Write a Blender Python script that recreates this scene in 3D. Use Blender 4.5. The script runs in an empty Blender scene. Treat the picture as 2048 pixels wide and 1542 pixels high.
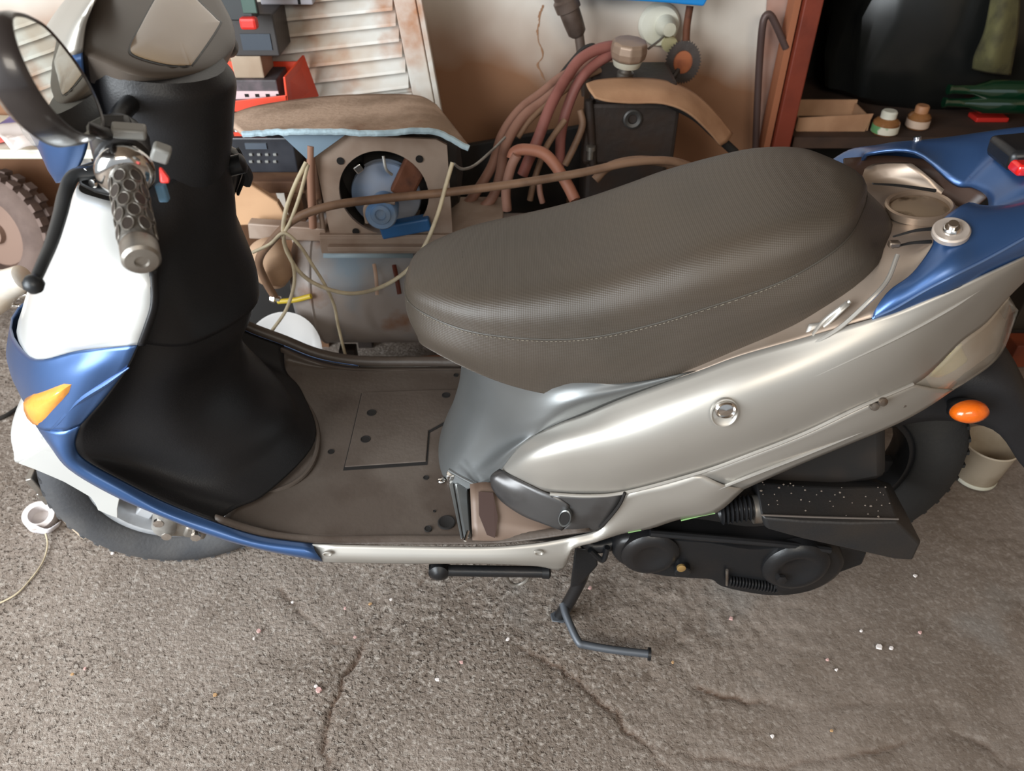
import bpy, bmesh, math, random
import numpy as np
from mathutils import Vector, Matrix, Quaternion, noise
random.seed(7)
R = math.radians
SC = bpy.context.scene
COL = SC.collection

# ------------------------------------------------------------------ camera, light, exposure
F = 1547.0
CAM = Vector((0.02, -1.02, 1.25)); PITCH = R(39)
cd = bpy.data.cameras.new('camera'); cam = bpy.data.objects.new('camera', cd); COL.objects.link(cam)
cam.location = CAM; cam.rotation_euler = (R(90) - PITCH, 0, 0)
cd.sensor_fit = 'HORIZONTAL'; cd.sensor_width = 36.0; cd.lens = 36.0 * F / 2048.0
cd.clip_start = 0.05; cd.clip_end = 50
cd.dof.use_dof = True; cd.dof.focus_distance = 1.2; cd.dof.aperture_fstop = 5.0
SC.camera = cam
world = bpy.data.worlds.new('world'); SC.world = world; world.use_nodes = True
bg = world.node_tree.nodes['Background']
bg.inputs[0].default_value = (0.86, 0.93, 1.0, 1); bg.inputs[1].default_value = 0.46
def area(name, loc, target, sx, sy, power, color):
    l = bpy.data.lights.new(name, 'AREA'); l.shape = 'RECTANGLE'; l.size = sx; l.size_y = sy
    l.energy = power; l.color = color
    o = bpy.data.objects.new(name, l); COL.objects.link(o); o.location = loc
    o.rotation_euler = (Vector(target) - Vector(loc)).to_track_quat('-Z', 'Y').to_euler()
    return o
area('door_daylight', (-2.15, -1.95, 1.5), (-0.25, 0, 0.5), 2.2, 1.9, 200, (0.90, 0.96, 1.0))
area('warm_fill_light', (0.6, -2.6, 2.1), (0.3, 0.2, 0.4), 1.3, 0.7, 26, (1.0, 0.92, 0.80))  # added warm fill light on the camera side, not a real window
SC.view_settings.view_transform = 'Standard'; SC.view_settings.look = 'None'
SC.view_settings.gamma = 1; SC.view_settings.use_curve_mapping = False
SC.view_settings.exposure = 0.08

# ------------------------------------------------------------------ measuring helpers
_f = Vector((0, math.cos(PITCH), -math.sin(PITCH))); _u = Vector((0, math.sin(PITCH), math.cos(PITCH))); _r = Vector((1, 0, 0))
def ray(u, v): return _f + _r * ((u - 1024) / F) + _u * ((771 - v) / F)
def W(u, v, y):
    d = ray(u, v); return CAM + d * ((y - CAM.y) / d.y)
def WZ(u, v, z):
    d = ray(u, v); return CAM + d * ((z - CAM.z) / d.z)
def WP(u, v, p, n):
    d = ray(u, v); n = Vector(n); return CAM + d * ((Vector(p) - CAM).dot(n) / d.dot(n))
def V(*a): return Vector(a)
def e(u, v, y=-.225): return W(u, v, y)

# ------------------------------------------------------------------ materials
def lin(c): return tuple((x / 255 / 12.92) if x / 255 <= 0.04045 else ((x / 255 + 0.055) / 1.055) ** 2.4 for x in c)
def mat(name, c, rough=0.5, metal=0.0, c2=None, scale=6.0, bump=0.0, bscale=60.0, coat=0.0, c3=None, s3=30.0, lo=0.45, hi=0.65, l3=0.6, h3=0.68, alpha=1.0, trans=0.0, flake=False, spec=0.5, rvar=0.0):
    m = bpy.data.materials.new(name); m.use_nodes = True
    nt = m.node_tree; N = nt.nodes; L = nt.links; b = N['Principled BSDF']
    def rgb(x): return (*lin(x), 1)
    b.inputs['Base Color'].default_value = rgb(c); b.inputs['Roughness'].default_value = rough
    b.inputs['Metallic'].default_value = metal; b.inputs['Coat Weight'].default_value = coat
    b.inputs['Coat Roughness'].default_value = 0.3 if metal > .5 else 0.08
    b.inputs['Specular IOR Level'].default_value = spec
    b.inputs['Transmission Weight'].default_value = trans; b.inputs['Alpha'].default_value = alpha
    tc = N.new('ShaderNodeTexCoord'); cur = None
    def nz(s, det=4):
        n = N.new('ShaderNodeTexNoise'); n.inputs['Scale'].default_value = s; n.inputs['Detail'].default_value = det
        L.new(tc.outputs['Object'], n.inputs['Vector']); return n
    def ramp(n, a, b_):
        r = N.new('ShaderNodeMapRange'); r.inputs[1].default_value = a; r.inputs[2].default_value = b_
        L.new(n.outputs[0], r.inputs[0]); return r
    def mix(fac, A, B, Bl=None):
        x = N.new('ShaderNodeMix'); x.data_type = 'RGBA'; L.new(fac, x.inputs[0])
        if isinstance(A, tuple): x.inputs[6].default_value = A
        else: L.new(A, x.inputs[6])
        x.inputs[7].default_value = B
        return x.outputs[2]
    if c2:
        cur = mix(ramp(nz(scale), lo, hi).outputs[0], rgb(c), rgb(c2))
    if c3:
        cur = mix(ramp(nz(s3, 6), l3, h3).outputs[0], cur if cur else rgb(c), rgb(c3))
    if cur: L.new(cur, b.inputs['Base Color'])
    if rvar:
        rr = N.new('ShaderNodeMapRange'); L.new(nz(scale * 2).outputs[0], rr.inputs[0])
        rr.inputs[1].default_value = .35; rr.inputs[2].default_value = .65
        rr.inputs[3].default_value = max(0, rough - rvar); rr.inputs[4].default_value = min(1, rough + rvar)
        L.new(rr.outputs[0], b.inputs['Roughness'])
    if bump:
        bp = N.new('ShaderNodeBump'); bp.inputs['Strength'].default_value = bump; bp.inputs['Distance'].default_value = 0.002
        L.new(nz(bscale, 6).outputs[0], bp.inputs['Height']); L.new(bp.outputs[0], b.inputs['Normal'])
    return m

M = {}
M['silver'] = mat('silver_paint', (178, 174, 167), 0.42, 0.68, c2=(168, 163, 155), scale=3, rvar=.04, c3=(150, 144, 136), s3=14, l3=.68, h3=.8)
M['silver_lit'] = mat('silver_paint_lit', (214, 215, 212), 0.3, 0.25, c2=(204, 205, 203), scale=3, coat=.4)  # lighter copy of the silver, strong light put into the colour
M['blue'] = mat('blue_metallic_paint', (58, 94, 146), 0.4, 0.7, c2=(50, 84, 132), scale=4, coat=.8, c3=(76, 98, 130), s3=9, l3=.62, h3=.85)
M['black'] = mat('black_plastic', (34, 34, 36), 0.42, 0, c2=(28, 27, 28), scale=5, bump=.15, bscale=400, spec=.35)
M['dash'] = mat('dash_plastic', (82, 74, 67), 0.36, 0, c2=(72, 64, 57), scale=4)
M['satin_black'] = mat('satin_black_metal', (27, 28, 30), 0.36, 0.2, c2=(34, 32, 32), scale=8, bump=.2, bscale=80)
M['rubber'] = mat('tyre_rubber', (62, 63, 66), 0.75, 0, c2=(78, 77, 77), scale=9, bump=.4, bscale=150)
M['rubber_dark'] = mat('rear_tyre_rubber', (28, 27, 26), 0.8, 0, c2=(36, 34, 31), scale=9, bump=.4, bscale=150)
M['rim'] = mat('rim_paint', (205, 208, 212), 0.35, 0.4, c2=(170, 172, 175), scale=12)
M['chrome'] = mat('chrome', (225, 222, 218), 0.14, 1.0)
M['steel'] = mat('worn_steel', (150, 145, 138), 0.4, 0.8, c2=(110, 95, 82), scale=20)
M['dull'] = mat('dull_aluminium', (165, 163, 158), 0.5, 0.5, c2=(130, 125, 120), scale=18)
M['floorboard'] = mat('dusty_grey_plastic', (74, 64, 57), 0.46, 0, c2=(88, 79, 72), scale=5, c3=(58, 46, 38), s3=7, l3=.52, h3=.72, bump=.3, bscale=120)
M['hole'] = mat('dark_hole', (18, 14, 12), 0.9)
M['grey_metal'] = mat('grey_metallic_plastic', (116, 118, 118), 0.34, 0.65, c2=(104, 105, 104), scale=4)
M['dark_metal'] = mat('dark_grey_metallic_plastic', (88, 87, 87), 0.35, 0.6, c2=(66, 62, 60), scale=9)
M['mirror'] = mat('mirror_glass', (235, 238, 232), 0.02, 1.0)
M['amber'] = mat('amber_lens', (236, 160, 66), 0.2, 0, c2=(224, 140, 48), scale=12, coat=.8, bump=.3, bscale=160)
M['orange'] = mat('orange_lens', (226, 104, 20), 0.22, 0, c2=(200, 84, 14), scale=14, coat=.8, bump=.3, bscale=160)
M['red'] = mat('red_plastic', (196, 44, 36), 0.4, 0)
M['red_dark'] = mat('red_reflector', (200, 26, 22), 0.25, 0, coat=.7)
M['lens'] = mat('clear_lamp_lens', (206, 198, 184), 0.12, 0, c2=(186, 170, 150), scale=8, coat=1.0, alpha=.36, spec=.8)
M['yellow_glass'] = mat('yellow_reflector', (226, 208, 104), 0.15, 0.3, c2=(214, 184, 80), scale=20)
M['speedo'] = mat('hazy_speedometer_glass', (150, 132, 112), 0.2, 0, c2=(158, 138, 112), scale=5, coat=.6)
M['button'] = mat('grey_button', (130, 130, 126), 0.4)

M['black_matte'] = mat('black_matte', (26, 23, 21), .75, 0, c2=(38, 31, 26), scale=12)
def seat_material():
    m = mat('seat_vinyl', (66, 58, 50), 0.5, 0, c2=(61, 54, 46), scale=5, c3=(74, 63, 51), s3=3, l3=.5, h3=.8, spec=.55)
    nt = m.node_tree; N = nt.nodes; L = nt.links; b = N['Principled BSDF']; tc = N.new('ShaderNodeTexCoord')
    hs = []
    for d in ('X', 'Z'):
        w = N.new('ShaderNodeTexWave'); w.bands_direction = d; w.inputs['Scale'].default_value = 130
        L.new(tc.outputs['Object'], w.inputs['Vector']); hs.append(w)
    a = N.new('ShaderNodeMath'); a.operation = 'ADD'; L.new(hs[0].outputs['Fac'], a.inputs[0]); L.new(hs[1].outputs['Fac'], a.inputs[1])
    bp = N.new('ShaderNodeBump'); bp.inputs['Strength'].default_value = .22; bp.inputs['Distance'].default_value = .0007
    L.new(a.outputs[0], bp.inputs['Height']); L.new(bp.outputs[0], b.inputs['Normal'])
    return m
M['seat'] = seat_material()

# ------------------------------------------------------------------ geometry builder
def cr(p0, p1, p2, p3, t):
    return 0.5 * ((2 * p1) + (p2 - p0) * t + (2 * p0 - 5 * p1 + 4 * p2 - p3) * t * t + (3 * p1 - p0 - 3 * p2 + p3) * t ** 3)
def spline(pts, n, closed=False):
    pts = [Vector(p) for p in pts]; m = len(pts); out = []
    if closed:
        for i in range(m):
            for k in range(n): out.append(cr(pts[i - 1], pts[i], pts[(i + 1) % m], pts[(i + 2) % m], k / n))
        return out
    for i in range(m - 1):
        a = pts[i - 1] if i > 0 else pts[0] * 2 - pts[1]
        d = pts[i + 2] if i + 2 < m else pts[-1] * 2 - pts[-2]
        for k in range(n): out.append(cr(a, pts[i], pts[i + 1], d, k / n))
    out.append(pts[-1].copy()); return out
def mir(p): return Vector((p[0], -p[1], p[2]))
def basis(d):
    d = Vector(d).normalized(); a = Vector((0, 0, 1)) if abs(d.z) < .9 else Vector((1, 0, 0))
    x = d.cross(a).normalized(); return x, d.cross(x).normalized(), d
def evalgrid(rows, nu=4, nv=4, closed=False, vclosed=False):
    rr = [spline(r, nu, closed) for r in rows]
    cols = [spline([r[j] for r in rr], nv, vclosed) for j in range(len(rr[0]))]
    return [[cols[j][i] for j in range(len(cols))] for i in range(len(cols[0]))]
class G:
    def __init__(s): s.v = []; s.f = []; s.pair = False
    def both(s): s.pair = True; return s
    def add(s, vs, fs):
        o = len(s.v); s.v += [Vector(p) for p in vs]; s.f += [[i + o for i in f] for f in fs]; return s
    def grid(s, g, closed=False, vclosed=False):
        n = len(g[0]); m = len(g); vs = [p for r in g for p in r]; fs = []
        for i in range(m if vclosed else m - 1):
            for j in range(n if closed else n - 1):
                i2 = (i + 1) % m; fs.append([i * n + j, i * n + (j + 1) % n, i2 * n + (j + 1) % n, i2 * n + j])
        return s.add(vs, fs)
    def sheet(s, rows, nu=4, nv=4, mirror=None, closed=False):
        rows = [[Vector(p) for p in r] for r in rows]
        if mirror == 'join': rows = [r + [mir(p) for p in (r[:-1] if abs(r[-1].y) < 1e-6 else r)[::-1]] for r in rows]
        g = evalgrid(rows, nu, nv, closed); s.grid(g, closed)
        if mirror == 'both': s.pair = True
        return s
    def box(s, c, size, rot=None, dirs=None):
        c = Vector(c); h = [x / 2 for x in size]
        q = Matrix.Identity(3)
        if rot is not None: q = Matrix.Rotation(rot[2], 3, 'Z') @ Matrix.Rotation(rot[1], 3, 'Y') @ Matrix.Rotation(rot[0], 3, 'X')
        vs = [c + q @ Vector((x * h[0], y * h[1], z * h[2])) for x in (-1, 1) for y in (-1, 1) for z in (-1, 1)]
        return s.add(vs, [[0, 1, 3, 2], [4, 6, 7, 5], [0, 4, 5, 1], [2, 3, 7, 6], [0, 2, 6, 4], [1, 5, 7, 3]])
    def tube(s, pts, r, seg=10, n=6, closed=False, caps=True, smooth=True, flat=1.0):
        P = spline(pts, n, closed) if smooth and len(pts) > 2 else [Vector(p) for p in pts]
        m = len(P); rs = r if callable(r) else (lambda t: r)
        x = None; rings = []
        for i, p in enumerate(P):
            if closed: d = P[(i + 1) % m] - P[i - 1]
            else: d = P[min(i + 1, m - 1)] - P[max(i - 1, 0)]
            if d.length < 1e-9: d = Vector((0, 0, 1))
            d.normalize()
            if x is None: x = basis(d)[0]
            x = x - d * x.dot(d)
            if x.length < 1e-6: x = basis(d)[0]
            x.normalize(); y = d.cross(x); rad = rs(i / max(1, m - 1))
            rings.append([p + (x * math.cos(a) + y * math.sin(a) * flat) * rad for a in [2 * math.pi * k / seg for k in range(seg)]])
        o = len(s.v); s.grid(rings, True, closed)
        if caps and not closed:
            s.f.append([o + k for k in range(seg)][::-1]); s.f.append([o + (m - 1) * seg + k for k in range(seg)])
        return s
    def lathe(s, o, d, prof, seg=24, ry=1.0, xdir=None):
        x, y, d = basis(d)
        if xdir is not None:
            x = Vector(xdir); x = (x - d * x.dot(d)).normalized(); y = d.cross(x)
        o = Vector(o); rings = []
        for (h, r) in prof: rings.append([o + d * h + (x * math.cos(2 * math.pi * k / seg) + y * ry * math.sin(2 * math.pi * k / seg)) * r for k in range(seg)])
        b = len(s.v); s.grid(rings, True)
        if prof[0][1] > 1e-5: s.f.append([b + k for k in range(seg)][::-1])
        if prof[-1][1] > 1e-5: s.f.append([b + (len(prof) - 1) * seg + k for k in range(seg)])
        return s
    def prism(s, outline, off):
        off = Vector(off); n = len(outline); vs = [Vector(p) for p in outline] + [Vector(p) + off for p in outline]
        fs = [list(range(n))[::-1], list(range(n, 2 * n))] + [[i, (i + 1) % n, n + (i + 1) % n, n + i] for i in range(n)]
        return s.add(vs, fs)
    def loft(s, loops, cap=True):
        n = len(loops[0]); b = len(s.v); s.grid(loops, True)
        if cap: s.f.append([b + k for k in range(n)][::-1]); s.f.append([b + (len(loops) - 1) * n + k for k in range(n)])
        return s

def obj(name, g, m, parent=None, smooth=True, thick=0, bevel=0, loc=None, sub=0, recalc=True, angle=40):
    base = Vector(loc) if loc is not None else (Vector(parent['_o']) if parent is not None and '_o' in parent else Vector((0, 0, 0)))
    me = bpy.data.meshes.new(name); me.from_pydata([p - base for p in g.v], [], g.f)
    bm = bmesh.new(); bm.from_mesh(me); bmesh.ops.remove_doubles(bm, verts=bm.verts, dist=1e-6)
    if recalc: bmesh.ops.recalc_face_normals(bm, faces=bm.faces)
    bm.to_mesh(me); bm.free()
    me.materials.append(M[m] if isinstance(m, str) else m)
    for p in me.polygons: p.use_smooth = smooth
    if smooth:
        try: me.set_sharp_from_angle(angle=R(angle))
        except Exception: pass
    o = bpy.data.objects.new(name, me); COL.objects.link(o)
    if parent is None: o.location = base
    else: o.parent = parent
    o['_o'] = tuple(base)
    if thick:
        x = o.modifiers.new('thickness', 'SOLIDIFY'); x.thickness = thick; x.offset = 0
    if bevel:
        x = o.modifiers.new('bevel', 'BEVEL'); x.width = bevel; x.segments = 2; x.limit_method = 'ANGLE'; x.angle_limit = R(35)
    return o
def thing(name, label, cat, loc, group=None):
    o = bpy.data.objects.new(name, None); COL.objects.link(o); o.location = loc; o.empty_display_size = .05
    o['label'] = label; o['category'] = cat; o['_o'] = tuple(loc)
    if group: o['group'] = group
    return o
def tag(o, label, cat, group=None, kind=None):
    if label: o['label'] = label
    if cat: o['category'] = cat
    if group: o['group'] = group
    if kind: o['kind'] = kind
    return o
def struct(o): o['kind'] = 'structure'; return o

# ================================================================== SETTING
def floor_material():
    m = bpy.data.materials.new('rough_concrete'); m.use_nodes = True
    nt = m.node_tree; N = nt.nodes; L = nt.links; b = N['Principled BSDF']; tc = N.new('ShaderNodeTexCoord')
    b.inputs['Roughness'].default_value = .82; b.inputs['Specular IOR Level'].default_value = .3
    def nz(s_, det=4, ro=.5):
        n = N.new('ShaderNodeTexNoise'); n.inputs['Scale'].default_value = s_; n.inputs['Detail'].default_value = det; n.inputs['Roughness'].default_value = ro
        L.new(tc.outputs['Object'], n.inputs['Vector']); return n.outputs[0]
    def rng(o, a, b_, c=0, d=1):
        r = N.new('ShaderNodeMapRange'); r.inputs[1].default_value = a; r.inputs[2].default_value = b_; r.inputs[3].default_value = c; r.inputs[4].default_value = d; L.new(o, r.inputs[0]); return r.outputs[0]
    def mix(f, A, B):
        x = N.new('ShaderNodeMix'); x.data_type = 'RGBA'; L.new(f, x.inputs[0])
        for k, q in ((6, A), (7, B)):
            if isinstance(q, tuple): x.inputs[k].default_value = (*lin(q), 1)
            else: L.new(q, x.inputs[k])
        return x.outputs[2]
    def mul(A, B):
        x = N.new('ShaderNodeMath'); x.operation = 'MULTIPLY'; L.new(A, x.inputs[0]); L.new(B, x.inputs[1]); return x.outputs[0]
    sp = N.new('ShaderNodeSeparateXYZ'); L.new(tc.outputs['Object'], sp.inputs[0])
    side = rng(sp.outputs[0], .0, .55, 1, .35)
    c = mix(rng(nz(1.7, 5), .4, .62), (142, 130, 120), (116, 104, 94))
    c = mix(rng(nz(9, 5), .5, .75, 0, .6), c, (98, 84, 72))
    c = mix(mul(rng(nz(110, 4, .6), .5, .66, 0, .8), side), c, (172, 163, 154))          # pale grains
    zone = mul(rng(nz(2.4, 2), .34, .56, .25, 1), side)
    c = mix(mul(rng(nz(120, 3, .6), .56, .68, 0, .75), zone), c, (72, 60, 51))     # dark pits
    c = mix(rng(nz(3.1, 5), .62, .8, 0, .5), c, (140, 142, 140))              # chalky stains
    at = N.new('ShaderNodeAttribute'); at.attribute_name = 'dirt'
    c = mix(at.outputs['Fac'], c, (84, 60, 44))
    L.new(c, b.inputs['Base Color'])
    bp = N.new('ShaderNodeBump'); bp.inputs['Strength'].default_value = 1; bp.inputs['Distance'].default_value = .0042
    ad = N.new('ShaderNodeMath'); ad.operation = 'SUBTRACT'; L.new(nz(150, 5, .6), ad.inputs[0]); L.new(side, bp.inputs['Strength']); L.new(mul(rng(nz(120, 3, .6), .54, .68, 0, .6), zone), ad.inputs[1])
    L.new(ad.outputs[0], bp.inputs['Height']); L.new(bp.outputs[0], b.inputs['Normal'])
    return m
M['floor'] = floor_material()
def build_floor():
    x0, x1, y0, y1 = -1.5, 1.6, -0.62, 1.1
    nx, ny = 620, 344
    X, Y = np.meshgrid(np.linspace(x0, x1, nx), np.linspace(y0, y1, ny))
    rng = np.random.RandomState(3)
    def vn(scale, seed):   # value noise
        rs = np.random.RandomState(seed); g = rs.rand(260, 260)
        a = (X - x0) * scale; b = (Y - y0) * scale
        i = a.astype(int); j = b.astype(int); fx = a - i; fy = b - j
        fx = fx * fx * (3 - 2 * fx); fy = fy * fy * (3 - 2 * fy); i %= 259; j %= 259
        return (g[j, i] * (1 - fx) + g[j, i + 1] * fx) * (1 - fy) + (g[j + 1, i] * (1 - fx) + g[j + 1, i + 1] * fx) * fy
    rough = vn(2.2, 9); rough = np.clip((rough - .25) * 2, 0.25, 1)
    H = (vn(4, 1) - .5) * .006 + (vn(16, 2) - .5) * .0025 + (vn(55, 4) - .5) * .0032 * rough + (vn(90, 5) - .5) * .0026 * rough
    pits = np.clip(vn(42, 6) - .72, 0, 1) * .012 * rough; H -= pits
    cracks = [[(745, 1150), (720, 1200), (735, 1260), (690, 1350), (660, 1440), (650, 1542)], [(860, 1140), (760, 1250), (690, 1345)],
              [(900, 1180), (1040, 1290), (1130, 1340), (1240, 1440), (1300, 1500), (1340, 1542)], [(560, 1180), (640, 1260), (690, 1290)],
              [(1400, 1380), (1600, 1420), (1760, 1400), (1900, 1420)], [(1380, 1510), (1600, 1530), (1900, 1470), (2040, 1540)],
              [(1860, 1380), (1900, 1450), (1980, 1490)], [(700, 1130), (745, 1190), (760, 1250)]]
    dirt = np.zeros(X.shape)
    for c in cracks:
        P = spline([WZ(u, v, 0) for u, v in c], 8)
        P = [p + Vector((noise.noise(p * 40) * .012, noise.noise(p * 40 + Vector((5, 0, 0))) * .012, 0)) for p in P]
        dmin = np.full(X.shape, 9.)
        for a, b in zip(P[:-1], P[1:]):
            dx, dy = b.x - a.x, b.y - a.y; L2 = dx * dx + dy * dy + 1e-12
            t = np.clip(((X - a.x) * dx + (Y - a.y) * dy) / L2, 0, 1)
            dmin = np.minimum(dmin, np.hypot(X - a.x - t * dx, Y - a.y - t * dy))
        k_ = np.clip(vn(9, 31) * 1.8 - .3, 0, 1); H -= .0045 * np.exp(-(dmin / .0035) ** 2) * k_; dirt = np.maximum(dirt, np.exp(-(dmin / .0035) ** 2) * k_ * .8); H -= .0012 * np.exp(-(dmin / .016) ** 2)
    edge = np.minimum(np.minimum(X - x0, x1 - X), np.minimum(Y - y0, y1 - Y)); H = np.minimum(H, 0.004) * np.clip(edge / .05, 0, 1)
    vs = np.stack([X, Y, H], -1).reshape(-1, 3)
    idx = np.arange(nx * ny).reshape(ny, nx)
    fs = np.stack([idx[:-1, :-1], idx[:-1, 1:], idx[1:, 1:], idx[1:, :-1]], -1).reshape(-1, 4)
    # outer apron of floor
    b = len(vs); ex = np.array([(-4, -4, 0), (4, -4, 0), (4, 3, 0), (-4, 3, 0), (x0, y0, 0), (x1, y0, 0), (x1, y1, 0), (x0, y1, 0)], float)
    vs = np.vstack([vs, ex]); fs = np.vstack([fs, np.array([[0, 1, 5, 4], [1, 2, 6, 5], [2, 3, 7, 6], [3, 0, 4, 7]]) + b])
    me = bpy.data.meshes.new('floor'); me.from_pydata(vs.tolist(), [], fs.tolist())
    at = me.attributes.new('dirt', 'FLOAT', 'POINT'); at.data.foreach_set('value', np.concatenate([dirt.ravel(), np.zeros(8)]).astype(np.float32))
    me.update(); me.materials.append(M['floor'])
    for p in me.polygons: p.use_smooth = True
    o = bpy.data.objects.new('floor', me); COL.objects.link(o); struct(o)
build_floor()

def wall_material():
    m = mat('plaster_brown_low', (208, 200, 190), 0.8, 0, c2=(196, 186, 174), scale=3, bump=.5, bscale=30)
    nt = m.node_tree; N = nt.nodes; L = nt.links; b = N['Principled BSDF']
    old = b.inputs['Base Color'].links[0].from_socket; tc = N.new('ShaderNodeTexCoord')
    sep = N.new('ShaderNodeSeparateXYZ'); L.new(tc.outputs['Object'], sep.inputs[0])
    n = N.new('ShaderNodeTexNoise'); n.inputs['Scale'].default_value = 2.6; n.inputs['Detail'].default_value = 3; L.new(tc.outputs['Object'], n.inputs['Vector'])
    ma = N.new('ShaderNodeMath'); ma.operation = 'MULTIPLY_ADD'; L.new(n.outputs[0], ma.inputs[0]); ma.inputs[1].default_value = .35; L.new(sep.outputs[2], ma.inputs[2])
    # browner tone: below ~0.62 m, rising left of x = -0.05
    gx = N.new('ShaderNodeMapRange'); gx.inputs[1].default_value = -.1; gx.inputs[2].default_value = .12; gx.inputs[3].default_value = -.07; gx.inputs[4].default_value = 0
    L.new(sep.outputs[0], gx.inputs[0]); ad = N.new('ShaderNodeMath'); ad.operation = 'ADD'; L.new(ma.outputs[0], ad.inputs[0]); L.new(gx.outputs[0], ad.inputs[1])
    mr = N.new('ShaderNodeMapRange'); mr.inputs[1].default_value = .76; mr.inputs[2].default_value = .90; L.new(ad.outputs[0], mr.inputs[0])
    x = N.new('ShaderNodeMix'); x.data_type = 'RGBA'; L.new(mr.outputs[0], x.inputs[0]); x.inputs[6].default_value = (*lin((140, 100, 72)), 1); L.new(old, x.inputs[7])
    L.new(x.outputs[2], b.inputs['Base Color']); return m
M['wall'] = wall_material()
WY = 1.06
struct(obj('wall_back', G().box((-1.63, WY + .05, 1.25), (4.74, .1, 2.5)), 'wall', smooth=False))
M['ceiling'] = mat('old_ceiling', (120, 104, 88), 0.9, 0, c2=(104, 88, 72), scale=2)
struct(obj('ceiling', G().box((0, -.6, 2.55), (8, 5.2, .1)), 'ceiling', smooth=False))
struct(obj('wall_right', G().box((2.55, -.6, 1.25), (.1, 5.2, 2.5)), mat('right_wall_plaster', (150, 128, 106), .9, c2=(130, 108, 88), scale=2), smooth=False))
# plaster crack on the back wall (bare recessed flakes)
def wall_crack():
    g = G(); P = spline([W(u, v, WY) for u, v in ((1085, 10), (1075, 70), (1085, 110), (1075, 130), (1090, 160))], 10)
    for i in range(len(P) - 1):
        a, b = P[i], P[i + 1]; w = .0012 + .003 * abs(noise.noise(a * 60)); off = noise.noise(a * 35) * .006
        g.add([a + V(off - w, -.0006, 0), a + V(off + w, -.0006, 0), b + V(off + w, -.0006, 0), b + V(off - w, -.0006, 0)], [[0, 1, 2, 3]])
    struct(obj('trim_1', g, mat('bare_plaster', (150, 112, 84), .9), smooth=False, thick=.0005))
wall_crack()

# ================================================================== SCOOTER
S = thing('scooter', 'silver and blue motor scooter with long dark seat on its centre stand', 'scooter', (0, 0, 0))
def P(name, g, m, parent=None, **k):
    if g.pair:
        h = G(); h.v = [mir(p) for p in g.v]; h.f = g.f; obj(name, h, m, parent if parent is not None else S, **k)
    return obj(name, g, m, parent if parent is not None else S, **k)
STEER = R(13)
def rotz(p, c, a):
    x, y = p[0] - c[0], p[1] - c[1]; return Vector((c[0] + x * math.cos(a) - y * math.sin(a), c[1] + x * math.sin(a) + y * math.cos(a), p[2]))
AX = V(-.6, 0, .225)
def FW(x, y, z): return rotz((x, y, z), AX, STEER)            # front wheel frame
HD = V(-.46, 0, .9)
def HS(x, y, z): return rotz((x, y, z), HD, STEER)            # headset frame

# ---- wheels
def wheel(cen, Rr, w, rimr, ang, tyre_mat, nm, rm='rim'):
    ax = V(math.sin(ang), -math.cos(ang), 0)                     # towards the camera side
    prof = []
    hw = w / 2
    for a, r in ((-.55, rimr), (-.75, rimr + .006), (-.98, rimr + (Rr - rimr) * .35), (-1.0, rimr + (Rr - rimr) * .55), (-.86, Rr - .016), (-.6, Rr - .006), (-.3, Rr - .001), (0, Rr), (.3, Rr - .001), (.6, Rr - .006), (.86, Rr - .016), (1.0, rimr + (Rr - rimr) * .55), (.98, rimr + (Rr - rimr) * .35), (.75, rimr + .006), (.55, rimr)):
        prof.append((a * hw, r))
    rim = G().lathe(cen, ax, [(-hw * .62, rimr + .006), (-hw * .62, rimr - .008), (-hw * .3, rimr - .016), (hw * .3, rimr - .016), (hw * .62, rimr - .008), (hw * .62, rimr + .006)], 64)
    rim.f = [f for f in rim.f if len(f) == 4]
    ro = P(nm, rim, rm, thick=.003)
    t = G().lathe(cen, ax, prof, 72); t.f = [f for f in t.f if len(f) == 4]
    # tread grooves as raised blocks
    tb = G(); x, y, d = basis(ax)
    to = P('tyre', t, tyre_mat, ro, thick=.002)
    for k in range(44):
        a = 2 * math.pi * k / 44
        for sgn in (-1, 1):
            pts = []
            for (da, hh) in ((0, .12), (.035, .12), (.075, .8), (.04, .8)):
                rr = Rr + .0025 - (.0105 if hh > .5 else 0)
                pts.append(cen + d * (hh * hw * sgn) + (x * math.cos(a + da) + y * math.sin(a + da)) * rr)
            n = (pts[0] - cen).normalized()
            tb.prism([p - n * .006 for p in pts], n * .0065)
    b = P('tread_block', tb, tyre_mat, ro, smooth=False); b['kind'] = 'stuff'
    sp = G()
    for k in range(3):
        a = 2 * math.pi * k / 3 + .5
        u = x * math.cos(a) + y * math.sin(a); v = -x * math.sin(a) + y * math.cos(a)
        for s2 in (-.35, .35):
            uu = (u + v * s2).normalized()
            sp.add([cen + uu * .02 + v * q * .012 + d * h for q in (-1, 1) for h in (-.012, .012)] + [cen + uu * (rimr - .012) + v * q * .016 + d * h for q in (-1, 1) for h in (-.01, .01)],
                   [[0, 1, 3, 2], [4, 6, 7, 5], [0, 4, 5, 1], [2, 3, 7, 6], [0, 2, 6, 4], [1, 5, 7, 3]])
    P('spoke', sp, rm, ro, bevel=.003)
    P('hub', G().lathe(cen, ax, [(-hw * .8, .012), (-hw * .8, .03), (-hw * .3, .036), (hw * .3, .036), (hw * .8, .03), (hw * .95, .02), (hw * .95, .008)], 24), 'dull', ro)
    return ro, ax
fw, fax = wheel(AX, .228, .088, .152, STEER, 'rubber', 'front_wheel')
P('brake_disc', G().lathe(AX + fax * .028, fax, [(0, .05), (0, .092), (.004, .092), (.004, .05), (0, .05)], 40), 'steel', fw)
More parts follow.
